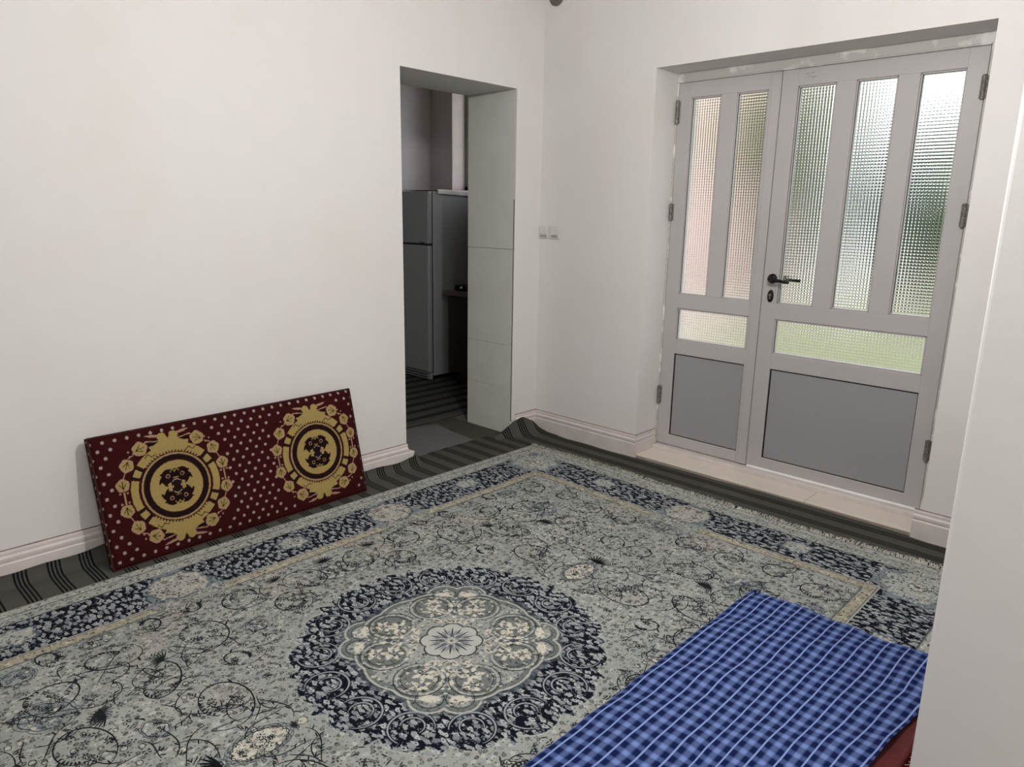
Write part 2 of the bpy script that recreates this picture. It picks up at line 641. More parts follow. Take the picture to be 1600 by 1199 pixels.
def skirting(name, runs):
    b = newbm()
    for kind_, a0, a1 in runs:
        if kind_ == 'L':      # on the left wall, along y
            prism(b, PROF, 1, a0, a1, lambda p, a: (p[0], a, p[1]))
        elif kind_ == 'B':    # on the door wall, along x
            prism(b, PROF, 0, a0, a1, lambda p, a: (a, -p[0], p[1]))
        elif kind_ == 'R':    # inside the door recess, left side, along y
            prism(b, PROF, 1, a0, a1, lambda p, a: (W1 + p[0] * .6, a, p[1]))
        elif kind_ == 'W':    # on the right wall, along y
            prism(b, PROF, 1, a0, a1, lambda p, a: (2.916 - p[0], a, p[1]))
    o = obj(name, b, M['base'], kind='structure')
    b = newbm()
    for kind_, a0, a1 in runs:
        if kind_ == 'L':
            box(b, -.001, .0085, a0, a1, HB - .0005, HB + .0022)
        elif kind_ == 'B':
            box(b, a0, a1, -.0085, .001, HB - .0005, HB + .0022)
        elif kind_ == 'R':
            box(b, W1 - .001, W1 + .0055, a0, a1, HB - .0005, HB + .0022)
    if len(b.verts):
        obj('joint_line', b, M['grime'], o)
    else:
        b.free()
    return o


bl = skirting('baseboard_left', [('L', -6.0, -D2)])
# the skirting end by the kitchen doorway is cut aslant: its foot runs on past the corner
b = newbm()
A = [b.verts.new((p[0], -D2, p[1])) for p in PROF]
B = [b.verts.new((p[0], -D2 + .10 * (min(1, max(0, (.11 - p[1]) / .05)) if p[1] > .05 else p[1] / .05), p[1])) for p in PROF]
for i in range(len(PROF)):
    j = (i + 1) % len(PROF)
    b.faces.new((A[i], A[j], B[j], B[i]))
b.faces.new(B)
obj('slanted_end', b, M['base'], bl)
skirting('baseboard_corner', [('L', -D1 + .01, 0)])
skirting('baseboard_back', [('B', 0, W1 + .0135), ('B', W2 - .028, 2.916), ('R', 0, TR - .01)])
skirting('baseboard_right', [('W', -2.0, 0)])

# stone sill of the door: tiles laid on a bed
sill = thing('trim_1', (1.63, .1, 0), kind='structure', label='cream stone tile sill at the foot of the grey double door')
b = newbm(); box(b, W1, W2, .002, .30, 0, .012)
part('sill_bed', b, M['grout'], sill)
for x0, x1 in ((W1 + .014, 1.262), (1.264, 1.889), (1.891, W2)):
    b = newbm(); rbox(b, x0, x1, -.002, .172, .012, .024, .002, 1)
    part('tile', b, M['sill'], sill)
b = newbm(); rbox(b, W1 + .014, W2, .172, .30, .012, .050, .003, 1)
part('upstand', b, M['base'], sill)

# ------------------------------------------------------------------ double door
door = thing('door_1', (1.63, .24, .05), kind='structure',
             label='grey painted metal double door with patterned glass panes and lower panels')
b = newbm()
rbox(b, W1, W2, TR - .004, TR + .07, 2.203, HR, .002, 1)
rbox(b, W1, .842, TR - .002, TR + .07, .05, 2.203, .002, 1)
rbox(b, 2.372, W2, TR - .002, TR + .07, .05, 2.203, .002, 1)
rbox(b, .842, 2.372, TR - .010, TR + .05, 2.197, 2.2055, .002, 1)
part('door_frame', b, M['frame'], door)

YF, YB = TR, TR + .042
CELL = .0150


def pane(x0, x1, z0, z1, root):
    """cast glass: a slab whose inner face is a grid of little lenses"""
    sub = 5
    nx = max(2, round((x1 - x0) / CELL)); nz = max(2, round((z1 - z0) / CELL))
    xs = np.linspace(x0, x1, nx * sub + 1); zz = np.linspace(z0, z1, nz * sub + 1)
    X, Z = np.meshgrid(xs, zz)
    fx = np.abs(np.sin(PI * (X - x0) / (x1 - x0) * nx)); fz = np.abs(np.sin(PI * (Z - z0) / (z1 - z0) * nz))
    Yf = TR + .016 - .0014 * (fx ** .8) * (fz ** .8) - .0003 * (fx + fz)
    co = np.concatenate([np.stack([X, Yf, Z], -1).reshape(-1, 3),
                         np.array([[x0, TR + .021, z0], [x1, TR + .021, z0], [x1, TR + .021, z1], [x0, TR + .021, z1]])])
    h, wd = X.shape
    idx = np.arange(h * wd).reshape(h, wd)
    q = np.stack([idx[:-1, :-1], idx[:-1, 1:], idx[1:, 1:], idx[1:, :-1]], -1).reshape(-1, 4)
    n0 = h * wd
    q = np.concatenate([q, np.array([[n0 + 3, n0 + 2, n0 + 1, n0]])])
    o = raw_mesh('glass_pane', co, q, M['glass'], True)
    o.data.polygons[len(q) - 1].use_smooth = False
    off = root.location + root.parent.location
    o.parent = root
    o.location = -off
    return o


def leaf(name, label, x0, x1, holes_top, hx0, hx1):
    lf = thing(name, (0, 0, 0)); lf.parent = door
    lf.location = (x0 - door.location.x, 0, 0)
    tag(lf, label)
    zt0, zt1 = 1.004, 2.113
    zg0, zg1 = .727, .917
    zp0, zp1 = .122, .640
    ZB, ZT = .056, 2.1965
    b = newbm()
    rbox(b, x0, hx0, YF, YB, ZB, ZT, .0025, 1)
    rbox(b, hx1, x1, YF, YB, ZB, ZT, .0025, 1)
    for z0, z1 in ((zt1, ZT), (zg1, zt0), (zp1, zg0), (ZB, zp0)):
        rbox(b, hx0 - .003, hx1 + .003, YF + .0006, YB, z0, z1, .0025, 1)
    for (a0, a1), (c0, c1) in zip(holes_top, holes_top[1:]):
        rbox(b, a1, c0, YF + .0006, YB, zt0 - .003, zt1 + .003, .0025, 1)
    part('leaf_frame', b, M['door'], lf)
    # glazing beads round every pane
    holes = [(a0, a1, zt0, zt1) for a0, a1 in holes_top] + [(hx0, hx1, zg0, zg1)]
    for a0, a1, z0, z1 in holes:
        b = newbm()
        w_ = .007
        for q in ((a0, a0 + w_, z0, z1), (a1 - w_, a1, z0, z1), (a0, a1, z1 - w_, z1), (a0, a1, z0, z0 + w_)):
            rbox(b, q[0], q[1], YF + .006, YB - .004, q[2], q[3], .0015, 1)
        part('glazing_bead', b, M['door'], lf)
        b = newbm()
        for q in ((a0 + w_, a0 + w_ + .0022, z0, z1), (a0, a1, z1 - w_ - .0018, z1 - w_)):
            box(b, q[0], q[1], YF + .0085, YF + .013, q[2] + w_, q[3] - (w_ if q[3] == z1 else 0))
        part('inset_shade', b, M['shade_and_seal'], lf)  # black left and top lines paint the shade of the inset pane
        pane(a0 + .002, a1 - .002, z0 + .002, z1 - .002, lf)
    b = newbm(); rbox(b, hx0 + .0065, hx1 - .003, YF + .010, YF + .022, zp0 + .003, zp1 - .006, .002, 1)
    part('lower_panel', b, M['panel'], lf)
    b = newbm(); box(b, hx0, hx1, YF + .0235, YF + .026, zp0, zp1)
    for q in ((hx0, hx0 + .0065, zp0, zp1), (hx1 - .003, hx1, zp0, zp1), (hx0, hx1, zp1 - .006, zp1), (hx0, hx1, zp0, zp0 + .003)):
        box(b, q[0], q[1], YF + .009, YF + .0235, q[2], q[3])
    part('shade_and_seal', b, M['shade_and_seal'], lf)  # black surround, wider left and above, paints the shade of the inset panel
    return lf


leaf1 = leaf('door_leaf', 'narrow leaf with two tall panes', .843, 1.449, [(.927, 1.112), (1.205, 1.383)], .927, 1.383)
leaf2 = leaf('door_leaf', 'wide leaf with three tall panes and a handle', 1.4515, 2.3705,
             [(1.540, 1.730), (1.826, 2.012), (2.106, 2.292)], 1.538, 2.290)
# overlap strip of the narrow leaf and a white strip painting the line of light under the wide one
b = newbm(); rbox(b, 1.400, 1.449, YF - .006, YF + .001, .058, 2.19, .002, 1)
part('overlap_strip', b, M['door'], leaf1)
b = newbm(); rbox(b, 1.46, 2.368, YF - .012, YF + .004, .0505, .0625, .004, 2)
part('foot_light_line', b, M['strip'], leaf2, label='white strip painted as the line of light under the leaf')


def hinge(x, y, z0, z1, root):
    b = newbm()
    cyl(b, (x, y, z0), (x, y, z1), .0075, n=12)
    z = z0
    for k in range(3):
        zz0 = z0 + (z1 - z0) * (k / 3 + .02); zz1 = z0 + (z1 - z0) * ((k + 1) / 3 - .02)
        cyl(b, (x, y, zz0), (x, y, zz1), .0095, n=12)
    rbox(b, x - .014, x + .014, y + .004, y + .0085, z0 + .004, z1 - .004, .001, 1)
    part('hinge', b, M['hinge'], root)


for z0, z1 in ((1.975, 2.105), (1.432, 1.532), (.312, .427)):
    hinge(.846, YF - .010, z0, z1, leaf1)
for z0, z1 in ((1.975, 2.077), (1.428, 1.535), (.314, .420)):
    hinge(2.3655, YF - .010, z0, z1, leaf2)

# lever handle, its twin outside, and the lock cover
for side in (0, 1):
    y = YF if side == 0 else YB
    s = -1 if side == 0 else 1
    b = newbm()
    cyl(b, (1.503, y, 1.137), (1.503, y + s * .010, 1.137), .0265, .024, 28)
    cyl(b, (1.503, y + s * .010, 1.137), (1.503, y + s * .014, 1.137), .024, .016, 28)
    pts = [(1.503, y + s * .012, 1.137), (1.503, y + s * .040, 1.137), (1.506, y + s * .050, 1.137), (1.514, y + s * .056, 1.136),
           (1.535, y + s * .057, 1.133), (1.58, y + s * .055, 1.129), (1.612, y + s * .053, 1.127), (1.618, y + s * .051, 1.127)]
    tube(b, pts, [.0105, .0105, .011, .0115, .0105, .0085, .0095, .007], 12)
    part('handle', b, M['bronze'], leaf2, True, label='dark bronze lever handle')
b = newbm()
lathe_n = 28
top = []
for yy, sc in ((YF, 1.0), (YF - .008, .95), (YF - .010, .8)):
    top.append([b.verts.new((1.502 + .0165 * sc * math.cos(2 * PI * i / lathe_n), yy, 1.042 + .034 * sc * math.sin(2 * PI * i / lathe_n)))
                for i in range(lathe_n)])
for A, B in zip(top, top[1:]):
    for i in range(lathe_n):
        j = (i + 1) % lathe_n
        b.faces.new((A[i], A[j], B[j], B[i]))
b.faces.new(top[-1])
esc = part('lock_cover', b, M['bronze'], leaf2, True)
b = newbm(); cyl(b, (1.502, YF - .009, 1.048), (1.502, YF - .0125, 1.048), .008, n=16)
rbox(b, 1.4985, 1.5055, YF - .0125, YF - .009, 1.026, 1.046, .001, 1)
part('lock_cylinder', b, M['brass'], leaf2)
# pencil-like scratches on the top rail
b = newbm()
for x, z, dx, dz in ((1.572, 2.165, .018, .006), (1.585, 2.156, .02, -.003), (1.60, 2.168, .012, .004), (1.612, 2.153, .010, -.004),
                     (1.566, 2.152, .004, .003), (1.603, 2.146, .014, .002)):
    tube(b, [(x, YF - .0003, z), (x + dx * .5, YF - .0003, z + dz), (x + dx, YF - .0003, z + dz * .4)], .0013, 5)
part('scratch_mark', b, M['plastic2'], leaf2, label='thin grey scratches on the top rail')

# ------------------------------------------------------------------ kitchen shell
KX, KY = -2.36, 1.05
WX0, WX1, WZ0, WZ1 = -2.05, -.66, 1.655, 2.74
b = newbm()
box(b, KX - .2, KX, -2.6, KY + .3, 0, CEIL - .2)
obj('wall_kitchen', b, M['kwall'], kind='structure')
b = newbm()
box(b, KX, WX0, KY, KY + .3, 0, CEIL - .2)
box(b, WX1, -TW, KY, KY + .3, 0, CEIL - .2)
box(b, WX0, WX1, KY, KY + .3, 0, WZ0)
box(b, WX0, WX1, KY, KY + .3, WZ1, CEIL - .2)
obj('wall_kitchen_window', b, M['kwall'], kind='structure')
b = newbm(); box(b, KX, -TW, -2.6, -2.4, 0, CEIL - .2)
obj('wall_kitchen_front', b, M['kwall'], kind='structure')
b = newbm(); box(b, -TW, -.2, .45, KY + .3, 0, CEIL)
obj('wall_kitchen_side', b, M['kwall'], kind='structure')
win = thing('window_1', ((WX0 + WX1) / 2, KY + .2, WZ0), kind='structure', label='kitchen window with pale reveal above the fridge')
b = newbm()
box(b, WX0, WX0 + .004, KY, KY + .16, WZ0, WZ1)
box(b, WX1 - .004, WX1, KY, KY + .16, WZ0, WZ1)
part('window_reveal', b, M['white_frame'], win)
b = newbm(); rbox(b, WX0 - .10, WX1 + .05, KY - .09, KY + .2, WZ0 - .028, WZ0 + .002, .004, 2)
part('window_sill', b, M['sill'], win)
b = newbm()
y0, y1 = KY + .16, KY + .21
rbox(b, WX0, WX0 + .05, y0, y1, WZ0, WZ1, .003, 1)
rbox(b, WX1 - .05, WX1, y0, y1, WZ0, WZ1, .003, 1)
rbox(b, WX0, WX1, y0, y1, WZ0, WZ0 + .05, .003, 1)
rbox(b, WX0, WX1, y0, y1, WZ1 - .05, WZ1, .003, 1)
rbox(b, -1.38, -1.33, y0, y1, WZ0, WZ1, .003, 1)
part('window_frame', b, M['plastic2'], win)
for x0, x1 in ((WX0 + .05, -1.38), (-1.33, WX1 - .05)):
    b = newbm(); box(b, x0, x1, KY + .185, KY + .188, WZ0 + .05, WZ1 - .05)
    part('pane', b, M['clear'], win)

# ------------------------------------------------------------------ striped carpet on the room floor
def smooth01(x):
    x = np.clip(x, 0, 1)
    return x * x * (3 - 2 * x)


ex = [-.085, -.02, .012, .03, .065, .10, .15, .30, .83, 1.2, 1.7, 2.2, 2.5, 2.9]
ey = [-.262, -.255, -.20, -.155, -.095, -.06, -.038, -.033, -.026, -.012, .004, -.004, -.034, -.034]
ez = [.0, .035, .100, .118, .085, .035, .012, .002, 0, 0, 0, 0, 0, 0]
cx = np.concatenate([np.linspace(-.085, .20, 60), np.linspace(.21, 2.89, 130)])
tt = np.concatenate([np.linspace(0, .72, 160)[:-1], np.linspace(.72, 1, 190)])
X = np.tile(cx, (len(tt), 1))
ye = np.interp(cx, ex, ey) + .004 * np.sin(cx * 17) * (cx > .3)
Y = -5.9 + (ye[None, :] + 5.9) * tt[:, None]
UX, UY = X.copy(), Y.copy()
back = ye[None, :] - Y
Z = .001 + np.interp(cx, ex, ez)[None, :] * (1 - smooth01(back / .20)) + .0
Z += .004 * (np.sin(X * 9 + 1) * np.sin(Y * 7) + 1) * .5 * (X < .24)
curl = smooth01((-1.00 - Y) / .07)
c = np.clip((.085 - X) / .17, 0, 1)
wv = 1 + .12 * np.sin(Y * 11) + .08 * np.sin(Y * 23 + 1)
Xc = .085 - .052 * np.sin(c * PI / 2) ** .9
Zc = .001 + .058 * (1 - np.cos(c * PI / 2)) * wv
m_ = (X < .085)
X = np.where(m_, X * (1 - curl) + Xc * curl, X)
Z = np.where(m_, Z * (1 - curl) + Zc * curl, Z)
carpet = grid_mesh('striped_carpet', X, Y, Z, M['stripes'], True, uv=np.stack([UX, UY], -1))
sm = carpet.modifiers.new('thickness', 'SOLIDIFY')
sm.thickness = .004
sm.offset = 1
tag(carpet, 'grey floor carpet with groups of thin black stripes, under the patterned rug', 'carpet')

# kitchen floor: threshold in a darker olive tone, grey felt mat, striped runner
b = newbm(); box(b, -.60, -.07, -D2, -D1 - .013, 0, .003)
obj('trim_2', b, M['olive'], kind='structure', label='dark plain threshold of the kitchen doorway')
b = newbm()
P = [(-.075, -1.085), (-.075, -.50), (-.30, -.485), (-.53, -.44), (-.575, -.60), (-.58, -1.10)]
lo = [b.verts.new((x, y, .003)) for x, y in P]
hi = [b.verts.new((x, y, .007)) for x, y in P]
b.faces.new(hi)
b.faces.new(lo[::-1])
for i in range(len(P)):
    j = (i + 1) % len(P)
    b.faces.new((lo[i], lo[j], hi[j], hi[i]))
obj('door_mat', b, M['mat'], label='plain grey felt mat lying in the kitchen doorway', cat='mat')
kx = np.linspace(-2.34, -.605, 60)
ky = np.linspace(-2.3, 1.03, 40)
X, Y = np.meshgrid(kx, ky)
kc = grid_mesh('kitchen_carpet', X, Y, .003 + .002 * np.sin(X * 6) * np.sin(Y * 5), M['kstripes'], True, uv=np.stack([X, Y], -1))
sm = kc.modifiers.new('thickness', 'SOLIDIFY')
sm.thickness = .004
sm.offset = 1
tag(kc, 'dark striped carpet on the kitchen floor beyond the doorway', 'carpet')

# ------------------------------------------------------------------ fridge
fx0, fx1, fy0, fy1 = -2.185, -1.575, .36, .98
fr = thing('fridge', ((fx0 + fx1) / 2, (fy0 + fy1) / 2, .008), 'pale grey two-door fridge standing in the kitchen', 'fridge')
b = newbm(); rbox(b, fx0, fx1, fy0 + .055, fy1, .05, 1.633, .012, 3)
part('body', b, M['fridge'], fr, True)
b = newbm(); rbox(b, fx0, fx1, fy0, fy0 + .05, 1.197, 1.630, .016, 3)
fd = part('freezer_door', b, M['fridge'], fr, True)
b = newbm(); rbox(b, fx0, fx1, fy0, fy0 + .05, .085, 1.186, .016, 3)
ld = part('fridge_door', b, M['fridge'], fr, True)
b = newbm(); box(b, fx0 + .006, fx1 - .006, fy0 + .012, fy0 + .056, .085, 1.625)
part('door_seal', b, M['shade_and_seal'], fr)
b = newbm(); rbox(b, fx0 + .01, fx1 - .01, fy0 + .02, fy0 + .05, .02, .082, .006, 2)
part('kick_plate', b, M['fridge'], fr)
for z in (.034, .056):
    b = newbm(); rbox(b, fx0 + .03, fx1 - .05, fy0 + .016, fy0 + .021, z, z + .010, .002, 1)
    part('vent_slot', b, M['dark'], fr)
b = newbm(); rbox(b, fx1 - .10, fx1 - .05, fy0 - .008, fy0 + .002, 1.203, 1.211, .002, 1)
part('badge', b, M['iron'], fr)
for x in (fx0 + .05, fx1 - .05):
    for y in (fy0 + .09, fy1 - .05):
        b = newbm(); cyl(b, (x, y, .008), (x, y, .055), .018, n=14)
        part('foot', b, M['iron'], fr)

cx0 = np.linspace(-.50, .075, 40); cy0 = np.linspace(.46, .97, 30)
X, Y = np.meshgrid(cx0, cy0)
over_ = np.clip(X, 0, None)
Xw = fx1 + .0025 + np.where(X < 0, X, .006 * np.sin(np.clip(over_ / .012, 0, PI / 2)) + .003 * np.sin(Y * 40) * (over_ > .01))
Zw = 1.6365 + .0015 * np.sin(X * 40) * np.sin(Y * 33) * (X < 0) - np.clip(over_ - .006, 0, None) * (.45 + .5 * (Y - .46))
ct = grid_mesh('fridge_cloth', Xw, Y, Zw + .006, M['linen'], True)
sm = ct.modifiers.new('thickness', 'SOLIDIFY')
sm.thickness = .005
sm.offset = 1
tag(ct, 'white cloth spread over the top of the kitchen fridge', 'cloth')

# ------------------------------------------------------------------ cooker cabinet with hob
sx0, sx1, sy0, sy1 = -1.44, -.62, .47, 1.04
st = thing('kitchen_cabinet', ((sx0 + sx1) / 2, (sy0 + sy1) / 2, .008), 'dark brown kitchen base cabinet beside the fridge', 'cabinet')
b = newbm(); rbox(b, sx0, sx1, sy0 + .02, sy1, .10, .77, .003, 1)
part('body', b, M['walnut'], st)
b = newbm(); box(b, sx0 + .03, sx1 - .03, sy0 + .06, sy1, .0098, .10)
part('plinth', b, M['walnut'], st)
for x0, x1 in ((sx0 + .004, (sx0 + sx1) / 2 - .003), ((sx0 + sx1) / 2 + .003, sx1 - .004)):
    b = newbm(); rbox(b, x0, x1, sy0, sy0 + .019, .11, .765, .004, 2)
    d = part('door', b, M['walnut'], st)
    b = newbm(); cyl(b, (x1 - .03 if x0 < -1.2 else x0 + .03, sy0, .66), (x1 - .03 if x0 < -1.2 else x0 + .03, sy0 - .022, .66), .012, n=14)
    k = obj('knob', b, M['bronze'], d, True)
b = newbm(); rbox(b, sx0 - .045, sx1, sy0 - .03, sy1, .772, .815, .008, 2)
obj('worktop', b, M['counter'], label='brown stone worktop lying on the dark kitchen cabinet', cat='worktop')
hb_ = thing('gas_hob', (-1.12, .75, .815), 'small black gas hob standing on the brown kitchen worktop', 'hob')
b = newbm(); rbox(b, -1.40, -.84, .50, .98, .817, .862, .008, 2)
part('body', b, M['iron'], hb_)
for x in (-1.27, -.97):
    b = newbm(); lathe(b, [(.05, .862), (.05, .874), (.035, .880), (.0, .880)][:3], x, .76, 24)
    part('burner', b, M['iron'], hb_, True)
    b = newbm()
    for k in range(4):
        a = k * PI / 2 + PI / 4
        tube(b, [(x + .11 * math.cos(a), .76 + .11 * math.sin(a), .862), (x + .11 * math.cos(a), .76 + .11 * math.sin(a), .892),
                 (x + .03 * math.cos(a), .76 + .03 * math.sin(a), .895)], .005, 6)
    for k in range(24):
        a0, a1 = 2 * PI * k / 24, 2 * PI * (k + 1) / 24
        tube(b, [(x + .11 * math.cos(a0), .76 + .11 * math.sin(a0), .890), (x + .11 * math.cos(a1), .76 + .11 * math.sin(a1), .890)], .004, 5)
    part('pan_support', b, M['iron'], hb_)
for x in (-1.30, -1.12, -.94):
    b = newbm(); cyl(b, (x, .50, .842), (x, .478, .842), .016, .013, 18)
    part('knob', b, M['steel'], hb_, True)

# ------------------------------------------------------------------ light switches, wall cover
for i, (x, lab) in enumerate(((.040, 'white wall socket plate nearer the room corner'),
                              (.135, 'white wall socket plate nearer the door, right of its twin'))):
    s_ = thing('wall_socket', (x, 0, 1.345), lab, 'socket', 'pair of white wall plates')
    b = newbm(); rbox(b, x - .040, x + .040, -.010, 0, 1.305, 1.385, .004, 2)
    part('plate', b, M['plastic'], s_)
    b = newbm(); rbox(b, x - .028, x + .028, -.014, -.009, 1.330, 1.374, .002, 1)
    part('rocker', b, M['plastic'], s_)
    b = newbm(); rbox(b, x - .027, x + .027, -.0125, -.0095, 1.3135, 1.325, .001, 1)
    part('slot', b, M['plastic2'], s_)
wc = thing('wall_cover', (.095, 0, 2.735), 'small round grey cover high on the wall near the corner', 'cover')
b = newbm()
for r0, r1, y0, y1 in ((.052, .052, 0, -.012), (.052, .040, -.012, -.022), (.040, .0, -.022, -.026)):
    n = 32
    cyl(b, (.095, y0, 2.735), (.095, y1, 2.735), r0, max(r1, .001), n, False)
part('disc', b, simple('grey_cover', (104, 101, 99), .6, var=.15, scale=40), wc, True)
for dz in (-.028, .028):
    b = newbm(); cyl(b, (.095, -.020, 2.735 + dz), (.095, -.025, 2.735 + dz), .004, n=10)
    part('screw', b, M['hinge'], wc)


# ------------------------------------------------------------------ pendant lamps (one above the view, one added as fill behind it)
def pendant(x, y, drop, watt, label):
    l = thing('pendant_lamp', (x, y, CEIL), label, 'lamp')
    b = newbm(); lathe(b, [(.05, CEIL), (.05, CEIL - .012), (.03, CEIL - .03), (.008, CEIL - .034)], x, y, 24)
    part('ceiling_rose', b, M['plastic'], l, True)
    b = newbm(); cyl(b, (x, y, CEIL - .03), (x, y, CEIL - drop + .1), .003, n=8)
    part('cord', b, M['hangwire'], l)
    b = newbm(); lathe(b, [(.012, CEIL - drop + .11), (.02, CEIL - drop + .10), (.02, CEIL - drop + .05)], x, y, 18)
    part('socket', b, M['plastic'], l, True)
    zc = CEIL - drop
    prof = [(.016, zc + .055)] + [(.045 * math.sin(a), zc + .045 * math.cos(a)) for a in np.linspace(.5, PI - .05, 12)]
    b = newbm(); lathe(b, prof, x, y, 20)
    part('bulb', b, M['bulb'], l, True)
    ld_ = bpy.data.lights.new('bulb_light', 'POINT')
    ld_.energy = watt
    ld_.color = LAMP_COL
    ld_.shadow_soft_size = .05
    lo = bpy.data.objects.new('bulb_light', ld_)
    C.objects.link(lo)
    lo.parent = l
    lo.location = (0, 0, zc - .11 - CEIL)


pendant(2.40, -2.10, .62, LAMP_W, 'lit bare bulb hanging from the ceiling over the rug')
pendant(4.1, -3.7, .45, HALL_FILL_W, 'added unseen bare bulb in the hall, brightening the wall end')


# ------------------------------------------------------------------ painter for woven patterns
class Canvas:
    def __init__(self, wdt, hgt, px):
        self.px = px
        self.nx, self.ny = int(round(wdt / px)) + 1, int(round(hgt / px)) + 1
        self.u = np.arange(self.nx) * px
        self.v = np.arange(self.ny) * px
        self.U, self.V = np.meshgrid(self.u, self.v)
        self.img = np.zeros((self.ny, self.nx, 3))

    def win(self, x0, x1, y0, y1):
        p = self.px
        i0 = max(0, int((x0) / p) - 1); i1 = min(self.nx, int((x1) / p) + 3)
        j0 = max(0, int((y0) / p) - 1); j1 = min(self.ny, int((y1) / p) + 3)
        if i0 >= i1 or j0 >= j1:
            return None
        return slice(j0, j1), slice(i0, i1)

    def blend(self, sl, a, c):
        a = np.clip(a, 0, 1)[..., None]
        self.img[sl] = self.img[sl] * (1 - a) + np.asarray(c) * a

    def sdf(self, sl, d, c, alpha=1.0):
        self.blend(sl, (0.5 - d / self.px) * 1.0 * alpha if alpha == 1 else np.clip(.5 - d / self.px, 0, 1) * alpha, c)

    def disc(self, x, y, r, c, alpha=1.0):
        sl = self.win(x - r, x + r, y - r, y + r)
        if sl:
            self.sdf(sl, np.hypot(self.U[sl] - x, self.V[sl] - y) - r, c, alpha)

    def ring(self, x, y, r, lw, c, alpha=1.0, a0=None, a1=None):
        sl = self.win(x - r - lw, x + r + lw, y - r - lw, y + r + lw)
        if not sl:
            return
        dx, dy = self.U[sl] - x, self.V[sl] - y
        d = np.abs(np.hypot(dx, dy) - r) - lw / 2
        if a0 is not None:
            ang = np.mod(np.arctan2(dy, dx) - a0, 2 * PI)
            d = np.where(ang < (a1 - a0), d, 1.0)
        self.sdf(sl, d, c, alpha)

    def ell(self, x, y, a, b, rot, c, alpha=1.0):
        r = max(a, b)
        sl = self.win(x - r, x + r, y - r, y + r)
        if not sl:
            return
        dx, dy = self.U[sl] - x, self.V[sl] - y
        cr, sr = math.cos(rot), math.sin(rot)
        p, q = (dx * cr + dy * sr) / a, (-dx * sr + dy * cr) / b
        self.sdf(sl, (np.hypot(p, q) - 1) * min(a, b), c, alpha)

    def leaf(self, x, y, ln, wd, rot, c, alpha=1.0):
        sl = self.win(x - ln, x + ln, y - ln, y + ln)
        if not sl:
            return
        dx, dy = self.U[sl] - x, self.V[sl] - y
        cr, sr = math.cos(rot), math.sin(rot)
        p, q = dx * cr + dy * sr, -dx * sr + dy * cr
        hw = wd * np.clip(1 - (p / ln) ** 2, 0, 1)
        self.sdf(sl, np.where(np.abs(p) < ln, np.abs(q) - hw, 1.0), c, alpha)

    def flower(self, x, y, r, n, c, cc=None, ph=0, depth=.35, alpha=1.0):
        sl = self.win(x - r * 1.3, x + r * 1.3, y - r * 1.3, y + r * 1.3)
        if not sl:
            return
        dx, dy = self.U[sl] - x, self.V[sl] - y
        d = np.hypot(dx, dy) - r * (1 - depth + depth * np.cos(n * np.arctan2(dy, dx) + ph))
        self.sdf(sl, d, c, alpha)
        if cc is not None:
            self.disc(x, y, r * .36, cc, alpha)

    def line(self, pts, lw, c, alpha=1.0):
        pts = np.asarray(pts)
        for k in range(len(pts) - 1):
            (ax, ay), (bx, by) = pts[k], pts[k + 1]
            l_ = lw if np.isscalar(lw) else lw[k]
            sl = self.win(min(ax, bx) - l_, max(ax, bx) + l_, min(ay, by) - l_, max(ay, by) + l_)
            if not sl:
                continue
            px, py = self.U[sl] - ax, self.V[sl] - ay
            dx, dy = bx - ax, by - ay
            t_ = np.clip((px * dx + py * dy) / (dx * dx + dy * dy + 1e-12), 0, 1)
            self.sdf(sl, np.hypot(px - t_ * dx, py - t_ * dy) - l_ / 2, c, alpha)

    def poly(self, pts, c, alpha=1.0):
        pts = np.asarray(pts)
        sl = self.win(pts[:, 0].min(), pts[:, 0].max(), pts[:, 1].min(), pts[:, 1].max())
        if not sl:
            return
        X, Y = self.U[sl], self.V[sl]
        inside = np.zeros(X.shape, bool)
        n = len(pts)
        j = n - 1
        for i in range(n):
            xi, yi = pts[i]; xj, yj = pts[j]
            cnd = ((yi > Y) != (yj > Y)) & (X < (xj - xi) * (Y - yi) / (yj - yi + 1e-12) + xi)
            inside ^= cnd
            j = i
        self.blend(sl, inside * alpha, c)


def voronoi(U, V, size, seed, stretch=1.0, rot=0.0):
    """distance to nearest cell centre, edge distance and a random number per cell"""
    cr, sr = math.cos(rot), math.sin(rot)
    p = (U * cr + V * sr) / (size * stretch)
    q = (-U * sr + V * cr) / size
    ip, iq = np.floor(p), np.floor(q)

    def h(a, b_, k):
        x = np.sin(a * 127.1 + b_ * 311.7 + seed * 17.3 + k * 74.7) * 43758.5453
        return x - np.floor(x)
    f1 = np.full(U.shape, 9.0); f2 = np.full(U.shape, 9.0); rid = np.zeros(U.shape)
    for di in (-1, 0, 1):
        for dj in (-1, 0, 1):
            a, b_ = ip + di, iq + dj
            d = np.hypot(a + .15 + .7 * h(a, b_, 0) - p, b_ + .15 + .7 * h(a, b_, 1) - q)
            r_ = h(a, b_, 2)
            closer = d < f1
            f2 = np.where(closer, f1, np.minimum(f2, d))
            rid = np.where(closer, r_, rid)
            f1 = np.where(closer, d, f1)
    return f1, f2 - f1, rid


